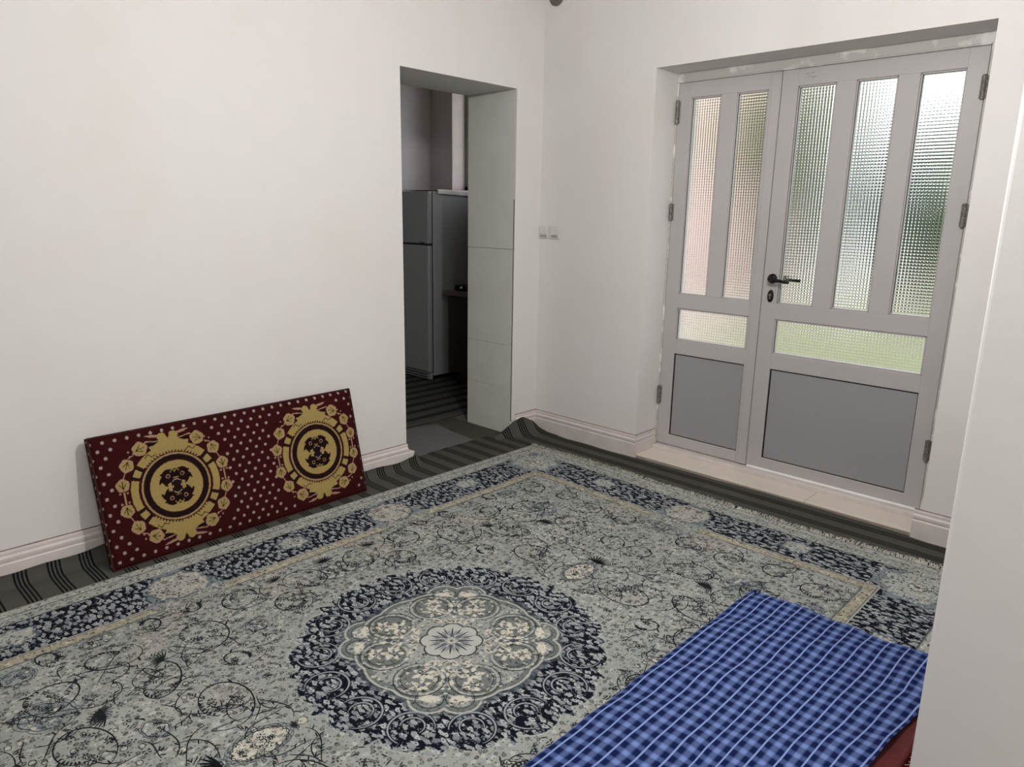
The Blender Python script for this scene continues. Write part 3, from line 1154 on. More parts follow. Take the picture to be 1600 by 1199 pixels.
# ------------------------------------------------------------------ the big patterned rug
RC = (1.536, -2.13)
RW, RL = 1.286, 1.82
rng = np.random.RandomState(11)
K_RUG = 1.0
col = {k: s2l(v) * K_RUG for k, v in dict(
    field=(148, 151, 147), pale=(172, 174, 169), cream=(198, 194, 181), ink=(30, 33, 37), navy=(17, 20, 32),
    slate=(84, 95, 106), bluegrey=(122, 132, 136), tan=(164, 156, 132), grey=(108, 113, 110), rose=(158, 150, 142),
    leafblue=(140, 148, 154), green=(138, 146, 140)).items()}
cv = Canvas(RW, RL, .0024)
U, V = cv.U, cv.V
whole = (slice(0, cv.ny), slice(0, cv.nx))
cv.img[:] = col['field']
ZN = np.zeros(cv.img.shape)          # R field flecks, G dark leaf work, B cartouche flower work
ZN[..., 0] = 1
FU, FV = RW - .41, RL - .41


def zone(a, ch):
    """hand the area a over to one zone"""
    a = np.clip(a, 0, 1)
    for q in range(3):
        ZN[..., q] = ZN[..., q] * (1 - a) + (a if q == ch else 0)


def zdisc(x, y, rx, ry, rot, ch, alpha=1.0):
    cr, sr = math.cos(rot), math.sin(rot)
    dx, dy = U - x, V - y
    p, q = (dx * cr + dy * sr) / rx, (-dx * sr + dy * cr) / ry
    zone((np.hypot(p, q) < 1) * alpha, ch)


f1, fe, rid = voronoi(U + .03 * np.sin(V * 9), V + .03 * np.sin(U * 8), .16, 3)
cv.blend(whole, .30 * (rid > .72), col['green'])
cv.blend(whole, .45 * (rid < .18), col['rose'])
cv.blend(whole, .28 * ((rid > .3) & (rid < .42)), col['pale'])


RIB = {'ink': [], 'pale': []}        # yarn lines laid out as real raised strokes: list of (points, widths)


def stroke(pts, wd, c='ink'):
    pts = np.asarray(pts, float)
    RIB[c].append((pts, np.full(len(pts), wd) if np.isscalar(wd) else np.asarray(wd)))


def petal(x, y, ln, wd, rot, c='ink'):
    s_ = np.linspace(-1, 1, 5)[:, None]
    d_ = np.array([math.cos(rot), math.sin(rot)])
    stroke(np.array([x, y]) + s_ * ln * d_, 2 * wd * np.array([.25, .8, 1.0, .8, .2]), c)


def blossom(x, y, r, n, rot):
    for k in range(n):
        a = rot + 2 * PI * k / n
        petal(x + r * .62 * math.cos(a), y + r * .62 * math.sin(a), r * .40, r * .15, a)


def spiral(x, y, R, a0, turns, sgn, tail=None, asp=1.0, bud=True):
    n = int(40 * turns) + 8
    t_ = np.linspace(0, 1, n)
    turns *= .86
    rr = R * (1 - .55 * t_ ** 1.8)
    an = a0 + sgn * 2 * PI * turns * t_
    asp = rng.uniform(.72, 1.0)
    ro = rng.uniform(0, PI)
    wob = 1 + .07 * np.sin(an * 2 + rng.uniform(0, 6))
    ex0, ey0 = rr * wob * np.cos(an - ro), rr * wob * asp * np.sin(an - ro)
    pts = np.stack([x + ex0 * math.cos(ro) - ey0 * math.sin(ro), y + ex0 * math.sin(ro) + ey0 * math.cos(ro)], 1)
    cv.ell(x, y, R * .85, R * .85 * asp, ro, col['field'], .35)
    stroke(pts, .0022 + .0030 * np.sin(PI * np.clip(t_ * 1.1, 0, 1)) ** 1.5)
    if tail is not None:
        p0 = pts[0]
        d0 = np.array([-math.sin(a0), math.cos(a0)]) * -sgn * R
        s_ = np.linspace(0, 1, 16)[:, None]
        c1 = p0 + d0 * .8
        curve = (1 - s_) ** 2 * p0 + 2 * s_ * (1 - s_) * c1 + s_ ** 2 * np.array(tail)
        stroke(curve, .0026)
    for k in range(9, n - 3, 15):
        ta = an[k] + sgn * PI / 2 + rng.choice((-1, 1)) * .6
        petal(pts[k, 0] + .012 * math.cos(ta), pts[k, 1] + .012 * math.sin(ta), .014, .0036, ta)
    for k in range(int(75 * R)):
        aa = rng.uniform(0, 2 * PI); r_ = R * rng.uniform(.15, .85)
        blossom(x + r_ * math.cos(aa), y + asp * r_ * math.sin(aa), rng.uniform(.010, .016), rng.choice((5, 6, 7)), rng.uniform(0, 6))
    for k in range(7):      # a comb of short strokes along the inner turn
        q = n - 4 - 2 * k
        petal(pts[q, 0] * .9 + x * .1, pts[q, 1] * .9 + y * .1, .008, .0030, an[q] + .3)
    if bud:
        ex_, ey_ = pts[-1]
        cv.flower(ex_, ey_, .015, 7, col['pale'], col['slate'], 0, .25, .8)


SP = [(.235, .705, .125, 2.6, 1.15, 1, (.10, .60)), (.075, 1.02, .075, 4.0, 1.0, -1, (.01, .93)), (.315, 1.06, .115, 3.4, 1.1, 1, (.19, .95)),
      (.185, 1.275, .075, 1.0, 1.05, 1, (.26, 1.2)), (.40, 1.27, .085, 5.5, 1.0, -1, (.5, 1.18)), (.47, .80, .11, .6, 1.1, -1, (.36, .74)),
      (.62, 1.07, .11, 2.2, 1.1, 1, (.5, 1.0)), (.71, .86, .09, 5.0, 1.1, -1, (.60, .93)), (.77, 1.25, .085, .3, 1.0, 1, (.68, 1.17)),
      (.64, .60, .12, 1.8, 1.15, 1, (.50, .60)), (.77, .37, .10, 3.9, 1.1, -1, (.68, .47)), (.61, .255, .075, 5.6, 1.05, 1, (.56, .36)),
      (.72, .13, .095, 1.2, 1.1, -1, (.62, .05)), (.415, .555, .06, 3.0, 1.0, -1, (.40, .47)), (.83, .70, .055, 2.0, 1.0, 1, (.76, .66)),
      (.58, 1.30, .065, 1.3, 1.0, 1, (.66, 1.26)), (.84, .53, .045, .2, 1.0, 1, (.8, .6)), (.84, 1.0, .055, 2.9, 1.0, -1, (.78, .97))]
for sp_ in SP:
    spiral(*sp_)


def palmette(x, y, rx, ry, rot, core, n=9, amt=.75):
    """a round lobed blossom: outline, inner outline, dense flower work inside"""
    cr, sr = math.cos(rot), math.sin(rot)
    th = np.linspace(0, 2 * PI, 90)
    rad = 1 + .12 * np.abs(np.cos(n * th / 2)) - .06
    px_, py_ = rx * rad * np.cos(th), ry * rad * np.sin(th)
    P_ = np.stack([x + px_ * cr - py_ * sr, y + px_ * sr + py_ * cr], 1)
    cv.poly((P_ - [x, y]) * 1.16 + [x, y], col['bluegrey'], .55)
    cv.poly(P_, col[core], amt)
    stroke(P_, .0022)
    stroke((P_ - [x, y]) * 1.17 + [x, y], .0014)
    for k in range(int(12 * rx / .05)):
        a = rng.uniform(0, 2 * PI); q_ = rng.uniform(.2, .8)
        blossom(x + rx * q_ * math.cos(a), y + ry * q_ * math.sin(a), .009, 5, a)
    zdisc(x, y, rx, ry, rot, 2)


def spiky(x, y, r, rot, c='ink'):
    for k in range(11):
        a = rot + (k - 5) * .26
        petal(x + r * .45 * math.cos(a), y + r * .45 * math.sin(a), r * .42, r * .045, a)
    cv.disc(x, y, r * .26, col['slate'], .8)
    cv.flower(x, y, r * .2, 5, col['pale'], col['ink'])


palmette(.0, .705, .050, .080, 0, 'cream')
cv.leaf(.0, .60, .020, .010, 0, col['ink'])
spiky(0, .815, .075, PI / 2, 'navy')
palmette(.535, 1.085, .075, .060, .75, 'bluegrey', 7, .5)
spiky(.45, .985, .055, -2.4)
palmette(.70, 0, .055, .075, 0, 'pale')
spiky(.80, .0, .06, 0)
spiky(.58, .74, .055, .8)
spiky(.415, .965, .06, 1.4)
spiky(.80, .22, .05, .4)
palmette(.80, 1.10, .040, .045, .2, 'bluegrey', 7, .4)
palmette(.03, 1.335, .065, .045, 0, 'pale', 7, .4)
palmette(.56, .43, .038, .034, .7, 'pale', 7, .4)
palmette(.26, .885, .042, .03, .3, 'pale', 7, .4)
palmette(.84, .86, .03, .045, .1, 'pale', 7, .4)
for sp_ in ((0, .575), (.17, 1.16), (.58, .935), (.69, .47), (.33, .88), (.12, .87), (.72, .74), (.46, 1.16), (.84, .30)):
    cv.flower(sp_[0], sp_[1], .018, 8, col['cream'], col['rose'], 0, .2, .8)
    cv.ring(sp_[0], sp_[1], .016, .0026, col['ink'], .7)

# loose sprays, grey shading and ringed florets between the scrolls
for k in range(1100):
    x, y = rng.uniform(0, FU), rng.uniform(0, FV)
    cv.ell(x, y, rng.uniform(.008, .020), rng.uniform(.005, .011), rng.uniform(0, PI), col[('grey', 'grey', 'pale', 'rose', 'bluegrey')[k % 5]], rng.uniform(.25, .6))
for k in range(85):
    x, y, a = rng.uniform(0, FU), rng.uniform(0, FV), rng.uniform(0, 2 * PI)
    if math.hypot(x, y) < .56:
        continue
    n = 14
    ln = rng.uniform(.07, .20)
    c0, c1_ = rng.choice((-1, 1)) * rng.uniform(6, 16), rng.uniform(-40, 40)
    P_ = [(x, y)]
    for j in range(n):
        a += (c0 + c1_ * (j / n - .5)) * ln / n
        P_.append((P_[-1][0] + ln / n * math.cos(a), P_[-1][1] + ln / n * math.sin(a)))
        if j in (3, 8, 11):
            o_ = rng.choice((-1, 1)) * rng.uniform(.7, 1.3)
            petal(P_[-1][0] + .009 * math.cos(a + o_), P_[-1][1] + .009 * math.sin(a + o_), .011, .0022, a + o_)
    P_ = np.clip(np.array(P_), 0, [FU, FV])
    if np.hypot(P_[:, 0], P_[:, 1]).min() < .55:
        continue
    stroke(P_, .0018 + .0018 * np.sin(np.linspace(.3, PI, n + 1)))
for k in range(420):
    x, y = rng.uniform(0, FU), rng.uniform(0, FV)
    if math.hypot(x, y) < .57:
        continue
    if k % 3 == 0:
        cv.disc(x, y, .007, col['cream'], .5)
        th_ = np.linspace(0, 2 * PI, 12)
        r0_ = rng.uniform(.008, .012)
        stroke(np.stack([x + r0_ * np.cos(th_), y + r0_ * .8 * np.sin(th_)], 1), .0019)
    elif k % 3 == 1:
        blossom(x, y, rng.uniform(.008, .014), rng.choice((4, 5, 6)), rng.uniform(0, 6))
    else:
        a = rng.uniform(0, 2 * PI)
        for j in range(3):
            petal(x + .008 * j, y + .006 * j, rng.uniform(.006, .012), .0020, a + .3 * j)

# medallion ------------------------------------------------------------
RR = np.hypot(U, V)
TH = np.arctan2(V, U)
# sixteen round scallops, set in pairs with a pointed blossom between the pairs
SC = []
for k in range(-1, 10):
    a = PI / 16 + k * PI / 8
    SC.append((.447 * math.cos(a), .447 * math.sin(a), .084 if k % 2 else .090, a))
shape = RR - .462
for k in range(5):          # pointed blossoms between the scallops
    a = k * PI / 8
    shape = np.minimum(shape, np.maximum(np.abs((U * math.sin(a) - V * math.cos(a))) * 1.6, 0) + (U * math.cos(a) + V * math.sin(a)) - .545)
for x, y, R, a in SC:
    shape = np.minimum(shape, np.hypot(U - x, V - y) - R)
ringmask = np.clip(.5 - shape / cv.px, 0, 1)
cv.blend(whole, np.clip(.5 - (shape - .0085) / cv.px, 0, 1) * .85, col['pale'])
cv.blend(whole, np.clip(.5 - (shape - .0035) / cv.px, 0, 1) * .9, col['slate'])
cv.blend(whole, ringmask, col['navy'])
zone(np.clip(.5 - (shape - .004) / cv.px, 0, 1), 1)
scroll = np.zeros(U.shape)


def scr(x, y, r, lw, a0, a1):
    """pale scroll stroke on top of the leaf work"""
    sl = cv.win(x - r - lw, x + r + lw, y - r - lw, y + r + lw)
    if not sl:
        return
    dx, dy = U[sl] - x, V[sl] - y
    d = np.abs(np.hypot(dx, dy) - r) - lw / 2
    ang = np.mod(np.arctan2(dy, dx) - a0, 2 * PI)
    m1 = np.clip(.5 - d / cv.px, 0, 1) * (ang < (a1 - a0))
    dk = np.clip(.5 - (d - .0035) / cv.px, 0, 1) * (ang < (a1 - a0))
    for q in range(3):
        ZN[sl][..., q] *= (1 - dk)
    cv.blend(sl, dk, col['navy'])
    an_ = np.linspace(a0, a1, 30)
    stroke(np.stack([x + r * np.cos(an_), y + r * np.sin(an_)], 1), lw * np.sin(np.linspace(.35, PI - .1, 30)) ** .6, 'pale')


for i_, (x, y, R, a) in enumerate(SC):
    sg = 1 if i_ % 2 else -1
    scr(x, y, .068, .0060, a + (0.3 if sg > 0 else -4.6), a + (0.3 if sg > 0 else -4.6) + 4.3)
    scr(x - .008 * math.cos(a), y - .008 * math.sin(a), .036, .0056, a + (1.4 if sg > 0 else -5.2), a + (1.4 if sg > 0 else -5.2) + 4.0)
    b_ = a + sg * PI / 16
    for rr_, sz in ((.512, .022), (.375, .020)):
        cv.flower(rr_ * math.cos(b_), rr_ * math.sin(b_), sz, 6, col['leafblue'], col['slate'], 0, .4)
# bluish undergrowth round the pale heart

lobes = []
for k in range(2):
    a = k * PI / 2
    lobes.append((.170 * math.cos(a), .170 * math.sin(a), .155))
    for q in (-1, 1):
        b_ = a + q * .43
        lobes.append((.220 * math.cos(b_), .220 * math.sin(b_), .106))
pair = []
for q in (-1, 1):
    b_ = PI / 4 + q * .150
    pair.append((.312 * math.cos(b_), .312 * math.sin(b_), .064))


def union(ls, grow):
    d = np.full(U.shape, 9.0)
    for x, y, R in ls:
        d = np.minimum(d, np.hypot(U - x, V - y) - R)
    return np.clip(.5 - (d - grow) / cv.px, 0, 1)


inr = np.maximum(union(lobes, .026), union(pair, .018)) * ringmask
zone(inr * .7, 2)
cv.blend(whole, inr * .7, col['slate'] * .75)
for ls in (pair, lobes):
    for grow, cname in ((.008, 'ink'), (.0052, 'pale'), (-.003, 'ink'), (-.0055, 'grey')):
        cv.blend(whole, union(ls, grow), col[cname])
    cv.blend(whole, union(ls, -.019), col['slate'])
    cv.blend(whole, union(ls, -.022), col['field'])
    zone(union(ls, .008), 0)
    for q in range(3):
        ZN[..., q] *= 1 - union(ls, .008)
    ZN[..., 2] += .9 * union(ls, -.006)
for k in range(2):
    a = k * PI / 2
    for q in (-1, 1):
        b_ = a + q * .40
        cv.disc(.232 * math.cos(b_), .232 * math.sin(b_), .070, col['grey'])
        cv.ring(.232 * math.cos(b_), .232 * math.sin(b_), .082, .0045, col['ink'], .6)
        cv.ring(.232 * math.cos(b_), .232 * math.sin(b_), .074, .0060, col['pale'], .8)
        for rr_, da, sz in ((.205, .0, .040), (.262, .07 * q, .036)):
            x, y = rr_ * math.cos(b_ + da), rr_ * math.sin(b_ + da)
            cv.flower(x, y, sz, 6, col['cream'], None, b_, .28)
            cv.flower(x - .006, y - .004, sz * .45, 5, col['ink'], col['bluegrey'], 1, .35)
        cv.ring(.232 * math.cos(b_), .232 * math.sin(b_), .066, .003, col['ink'], .7)
for x, y, R in pair:
    cv.ell(x, y, .034, .017, math.atan2(y, x) + PI / 2, col['cream'], .9)
    cv.ring(x, y, .040, .0026, col['ink'], .6)
b_ = PI / 4
for r_, sz in ((.215, .034), (.172, .026), (.252, .020)):
    cv.flower(r_ * math.cos(b_), r_ * math.sin(b_), sz, 4, col['cream'], col['slate'], 0 if r_ != .172 else PI, .45)
for q in (-1, 1):
    for r_, o_ in ((.140, .42), (.128, .13), (.190, .20)):
        a = PI / 4 + q * o_
        cv.leaf(r_ * math.cos(a), r_ * math.sin(a), .024, .009, a + q * .6, col['cream'])
        cv.leaf(r_ * math.cos(a), r_ * math.sin(a), .013, .003, a + q * .6, col['ink'])
Rr = .088 + .018 * np.abs(np.cos(4 * TH)) ** .6
core = np.clip((Rr + .004 - RR) / cv.px + .5, 0, 1)
for q in range(3):
    ZN[..., q] *= 1 - core
cv.blend(whole, core, col['ink'])
cv.blend(whole, np.clip((Rr - RR) / cv.px + .5, 0, 1), col['pale'])
star = .066 * (.5 + .5 * np.abs(np.cos(4 * TH + PI / 2)) ** 2)
cv.blend(whole, np.clip((star - RR) / cv.px + .5, 0, 1) * .55, col['slate'])
for k in range(9):
    a = k * PI / 16
    cv.leaf(.042 * math.cos(a), .042 * math.sin(a), .024, .0030, a, col[('ink', 'slate', 'cream', 'slate')[k % 4]])
cv.flower(0, 0, .021, 8, col['cream'], col['slate'], 0, .3)

th_ = np.linspace(0, PI / 2, 60)
rr_ = .090 + .018 * np.abs(np.cos(4 * th_)) ** .6
stroke(np.stack([rr_ * np.cos(th_), rr_ * np.sin(th_)], 1), .0032)
for k in range(5):
    a = k * PI / 8
    petal(.058 * math.cos(a), .058 * math.sin(a), .022, .0022, a)
    petal(.052 * math.cos(a + .2), .052 * math.sin(a + .2), .016, .0016, a + .2, 'pale')
for q in (-1, 1):
    for k in range(2):
        b_ = k * PI / 2 + q * .40
        for rad_ in (.060, .083):
            an_ = np.linspace(b_ - 2.2, b_ + 2.2, 40)
            stroke(np.stack([.232 * math.cos(b_) + rad_ * np.cos(an_), .232 * math.sin(b_) + rad_ * np.sin(an_)], 1), .0022)
for x, y, R in pair:
    b_ = math.atan2(y, x)
    an_ = np.linspace(b_ - 2.4, b_ + 2.4, 30)
    stroke(np.stack([x + .044 * np.cos(an_), y + .044 * np.sin(an_)], 1), .0020)

# border ---------------------------------------------------------------
DU, DV = RW - U, RL - V
E_ = np.minimum(DU, DV)
side = DU < DV
AL = np.where(side, V, U)


def band(e0, e1, c, alpha=1.0, ch=None, amt=1.0):
    a = np.clip((E_ - e0) / cv.px + .5, 0, 1) * np.clip((e1 - E_) / cv.px + .5, 0, 1)
    cv.blend(whole, a * alpha, c)
    for q in range(3):
        ZN[..., q] = ZN[..., q] * (1 - a) + (a * amt if q == ch else 0)


band(0, .012, col['green'])
band(.012, .017, col['ink'], .55)
band(.017, .056, col['pale'], .7, 2, .95)
band(.056, .061, col['ink'], .65)
band(.061, .118, col['pale'], .5, 2, 1.0)
band(.118, .125, col['ink'], .8)
band(.125, .35, col['navy'], 1, 1)
band(.35, .356, col['pale'])
band(.356, .361, col['ink'])
band(.361, .402, col['tan'], .75, 2, .85)
band(.402, .408, col['ink'], .7)
rag = .010 * np.sin(U * 130) * np.sin(V * 117) + .006 * np.sin(U * 61 + V * 77)


def cart(big, along, on_side):
    """pale cartouche breaking the dark border"""
    d_al = np.abs(AL - along)
    sel = (side == on_side)
    if big:
        hw = .060 + np.clip((E_ - .125) / .225, 0, 1) ** 1.2 * .095 + .010 * np.sin(E_ * 75)
        reg = sel & (E_ > .118) & (E_ < .352)
        a0 = np.clip((hw + .006 - d_al) / cv.px + .5, 0, 1) * reg
        a = np.clip((hw - d_al) / cv.px + .5, 0, 1) * reg
        cv.blend(whole, a0, col['ink'])
        cv.blend(whole, a, col['bluegrey'])
        zone(a0, 2)
        dd = np.hypot((AL - along) / .105, (E_ - .250) / .098) + rag * 6
        bulge = sel & (E_ >= .345) & (np.hypot(AL - along, (E_ - .345) * 1.6) < .15)
        cv.blend(whole, bulge * .85, col['field'])
        zone(bulge * 1.0, 0)
        ZN[..., 2] += bulge * .7
        aa = np.clip((1 - dd) / .06 + .5, 0, 1) * sel
        cv.blend(whole, np.clip((1.16 - dd) / .03, 0, 1) * sel * .8, col['slate'])
        cv.blend(whole, aa * .75, col['cream'] * .85)
        zone(aa, 2)
        for q in (-1, 1):
            for e_, o_ in ((.19, .03), (.27, .055)):
                xx = (RW - e_, along + q * o_) if on_side else (along + q * o_, RL - e_)
                cv.flower(xx[0], xx[1], .017, 6, col['ink'], col['rose'], 0, .3, .85)
    else:
        dd = np.hypot((AL - along) / .060, (E_ - .225) / .052) * (1 + .12 * np.cos(6 * np.arctan2(E_ - .225, AL - along))) + rag * 5
        cv.blend(whole, np.clip((1.22 - dd) / .04, 0, 1) * sel, col['slate'])
        zone(np.clip((1.22 - dd) / .04, 0, 1) * sel, 2)
        cv.blend(whole, np.clip((1 - dd) / .05, 0, 1) * sel * .85, col['pale'])


cart(True, .51, True)
cart(False, 0, True)
cart(False, 1.05, True)
cart(True, 0, False)
cart(False, .545, False)
dd = np.hypot(DU - .245, DV - .245) * (1 + .10 * np.cos(8 * np.arctan2(DV - .245, DU - .245))) + rag * .6
reg = (E_ > .118)
cv.blend(whole, np.clip((.168 - dd) / cv.px + .5, 0, 1) * reg, col['ink'])
aa = np.clip((.160 - dd) / cv.px + .5, 0, 1) * reg
zone(aa, 2)
cv.blend(whole, aa, col['bluegrey'])
cv.blend(whole, np.clip((.125 - dd) / cv.px + .5, 0, 1) * reg * .8, col['pale'])
cx_ = RW - .245; cy_ = RL - .245
cv.flower(cx_, cy_, .035, 8, col['cream'], col['slate'], 0, .25)
cv.ring(cx_, cy_, .034, .004, col['ink'])

# rug mesh: one fine grid, colours taken from the painted quarter
gx = np.linspace(RC[0] - RW, RC[0] + RW, 820)
gy = np.concatenate([np.linspace(RC[1] - RL, -3.42, 50)[:-1], np.linspace(-3.42, -1.7, 540)[:-1], np.linspace(-1.7, RC[1] + RL, 350)])
X, Y = np.meshgrid(gx, gy)
iu = np.clip(np.rint(np.abs(X - RC[0]) / cv.px).astype(int), 0, cv.nx - 1)
iv = np.clip(np.rint(np.abs(Y - RC[1]) / cv.px).astype(int), 0, cv.ny - 1)
Pf = np.pad(cv.img, ((1, 1), (1, 1), (0, 0)), 'edge')
soft_ = (Pf[1:-1, 1:-1] * 4 + Pf[:-2, 1:-1] + Pf[2:, 1:-1] + Pf[1:-1, :-2] + Pf[1:-1, 2:]) / 8
Cc = soft_[iv, iu]
Zc_ = np.clip(ZN[iv, iu], 0, 1)
wave = .0015 * (np.sin(X * 5 + 1) * np.sin(Y * 4) + np.sin(Y * 9 + X * 3) * .4)
edge = np.minimum.reduce([X - gx[0], gx[-1] - X, Y - gy[0], gy[-1] - Y])
Z = .0065 + .0075 * smooth01(edge / .012) + wave * smooth01(edge / .1)
bow = .012 * np.sin((X - gx[0]) * 3.1) * smooth01((Y + 1.2) / .9)
rug = thing('patterned_rug', (RC[0], RC[1], .006),
            'large pale grey-green rug with navy border and round floral medallion', 'rug')
pile = grid_mesh('pile', X, Y + bow, Z, M['rug'], True, colors=Cc, zone=Zc_)
pile.parent = rug
pile.location = -Vector(rug.location)


def pile_height(x, y):
    e_ = np.minimum.reduce([x - gx[0], gx[-1] - x, y - gy[0], gy[-1] - y])
    wv_ = .0015 * (np.sin(x * 5 + 1) * np.sin(y * 4) + np.sin(y * 9 + x * 3) * .4)
    return .0140 + wv_ * smooth01(e_ / .1)


for cname, mname, pname, plab in (('ink', 'ink_yarn', 'dark_tendrils', 'fine dark tendrils and blossoms'),
                                  ('pale', 'pale_yarn', 'pale_scrolls', 'pale scrolls of the medallion')):
    co, qd = [], []
    n0 = 0
    for pts, wd in RIB[cname]:
        for fx_ in (-1, 1):
            for fy_ in (-1, 1):
                P_ = np.stack([np.clip(RC[0] + fx_ * pts[:, 0], gx[0], gx[-1]), RC[1] + fy_ * pts[:, 1]], 1)
                T = np.gradient(P_, axis=0)
                T /= np.linalg.norm(T, axis=1)[:, None] + 1e-9
                N_ = np.stack([-T[:, 1], T[:, 0]], 1) * wd[:, None] / 2
                Z_ = pile_height(P_[:, 0], P_[:, 1]) + .0007
                bw_ = .012 * np.sin((P_[:, 0] - gx[0]) * 3.1) * smooth01((P_[:, 1] + 1.2) / .9)
                a_ = np.column_stack([P_ + N_, Z_]); a_[:, 1] += bw_
                b_ = np.column_stack([P_ - N_, Z_]); b_[:, 1] += bw_
                if fx_ * fy_ < 0:
                    a_, b_ = b_, a_
                m_n = len(pts)
                co.append(a_); co.append(b_)
                i_ = np.arange(m_n - 1)
                qd.append(n0 + np.stack([i_, m_n + i_, m_n + i_ + 1, i_ + 1], 1))
                n0 += 2 * m_n
    rb_ = raw_mesh(pname, np.concatenate(co), np.concatenate(qd), M[mname], False)
    rb_['kind'] = 'stuff'
    rb_['label'] = plab
    rb_.parent = rug
    rb_.location = -Vector(rug.location)
# cotton fringe at the two short ends
co, qd = [], []
for end in (1, -1):
    y0 = RC[1] + end * RL
    for i in range(900):
        x = gx[0] + 2 * RW * (i + rng.uniform(-.6, .6)) / 900
        x = min(max(x, gx[0] + .003), gx[-1] - .003)
        ln = rng.uniform(.03, .058) + (.022 * max(0, math.sin(x * 13) * math.sin(x * 5.3)))
        lean = rng.normal(0, .024) + .016 * math.sin(x * 17)
        bw = .012 * math.sin((x - gx[0]) * 3.1) if end > 0 else 0
        wd = rng.uniform(.0012, .0022)
        k0 = len(co)
        for s_, hh in ((0, .010), (.35, .0125 + rng.uniform(0, .006)), (.7, .010 + rng.uniform(0, .005)), (1.0, .0065)):
            xc = x + lean * s_ ** 1.4 + rng.normal(0, .0015)
            yc = y0 + bw + end * (ln * s_ - .003)
            co.append((xc - wd, yc, hh)); co.append((xc + wd, yc, hh + .0008))
        for s_ in range(3):
            qd.append((k0 + 2 * s_, k0 + 2 * s_ + 1, k0 + 2 * s_ + 3, k0 + 2 * s_ + 2))
fg = raw_mesh('fringe', np.array(co), np.array(qd), M['fringe'], False)
fg['kind'] = 'stuff'
fg['label'] = 'short pale cotton fringe'
fg.parent = rug
fg.location = -Vector(rug.location)

# ------------------------------------------------------------------ wall cushion (dark red, two gold medallions)
BW, BH, BT = 1.25, .552, .052
pc = Canvas(BW, BH, .0016)
cl = {k: s2l(v) for k, v in dict(red=(50, 9, 8), dark=(24, 6, 7), gold=(152, 132, 80), gold2=(150, 122, 70),
                                 dot=(156, 138, 130), rose=(158, 124, 102), black=(26, 12, 14)).items()}
pc.img[:] = cl['red']
wh = (slice(0, pc.ny), slice(0, pc.nx))
f1, fe, rid = voronoi(pc.U, pc.V, .5, 4)
row = 0
y = BH - .026
dots = []
while y > .004:
    x = .048 + (.0235 if row % 2 else 0) - .047
    while x < BW:
        dots.append((x, y + .0006 * (x / .047)))
        x += .047
    y -= .033
    row += 1
MED = [(.300, .283), (.992, .274)]


def clear_of(x, y):
    for mx, my in MED:
        dx, dy = (x - mx) / .250, (y - my) / .258
        if dx ** 4 + dy ** 4 < .8:
            return False
    return True


for x, y in dots:
    if clear_of(x, y):
        pc.disc(x, y, .0068, cl['dot'])


def leafbud(x, y, ang, s=.026):
    """a broad veined leaf, stalk at ang + 180 degrees"""
    th = np.linspace(0, 2 * PI, 60)
    r_ = s * (.94 + .055 * np.cos(5 * th) + .07 * np.cos(th))
    P_ = np.stack([x + r_ * np.cos(th + ang), y + r_ * np.sin(th + ang)], 1)
    pc.poly((P_ - [x, y]) * 1.08 + [x, y], cl['rose'])
    pc.poly((P_ - [x, y]) * .86 + [x, y], cl['gold'])
    bx, by = x - s * .5 * math.cos(ang), y - s * .5 * math.sin(ang)
    for o_, l_ in ((-.55, .95), (0, 1.15), (.55, .95)):
        pc.line([(bx, by), (bx + s * l_ * math.cos(ang + o_), by + s * l_ * math.sin(ang + o_))], .0030, cl['dark'])


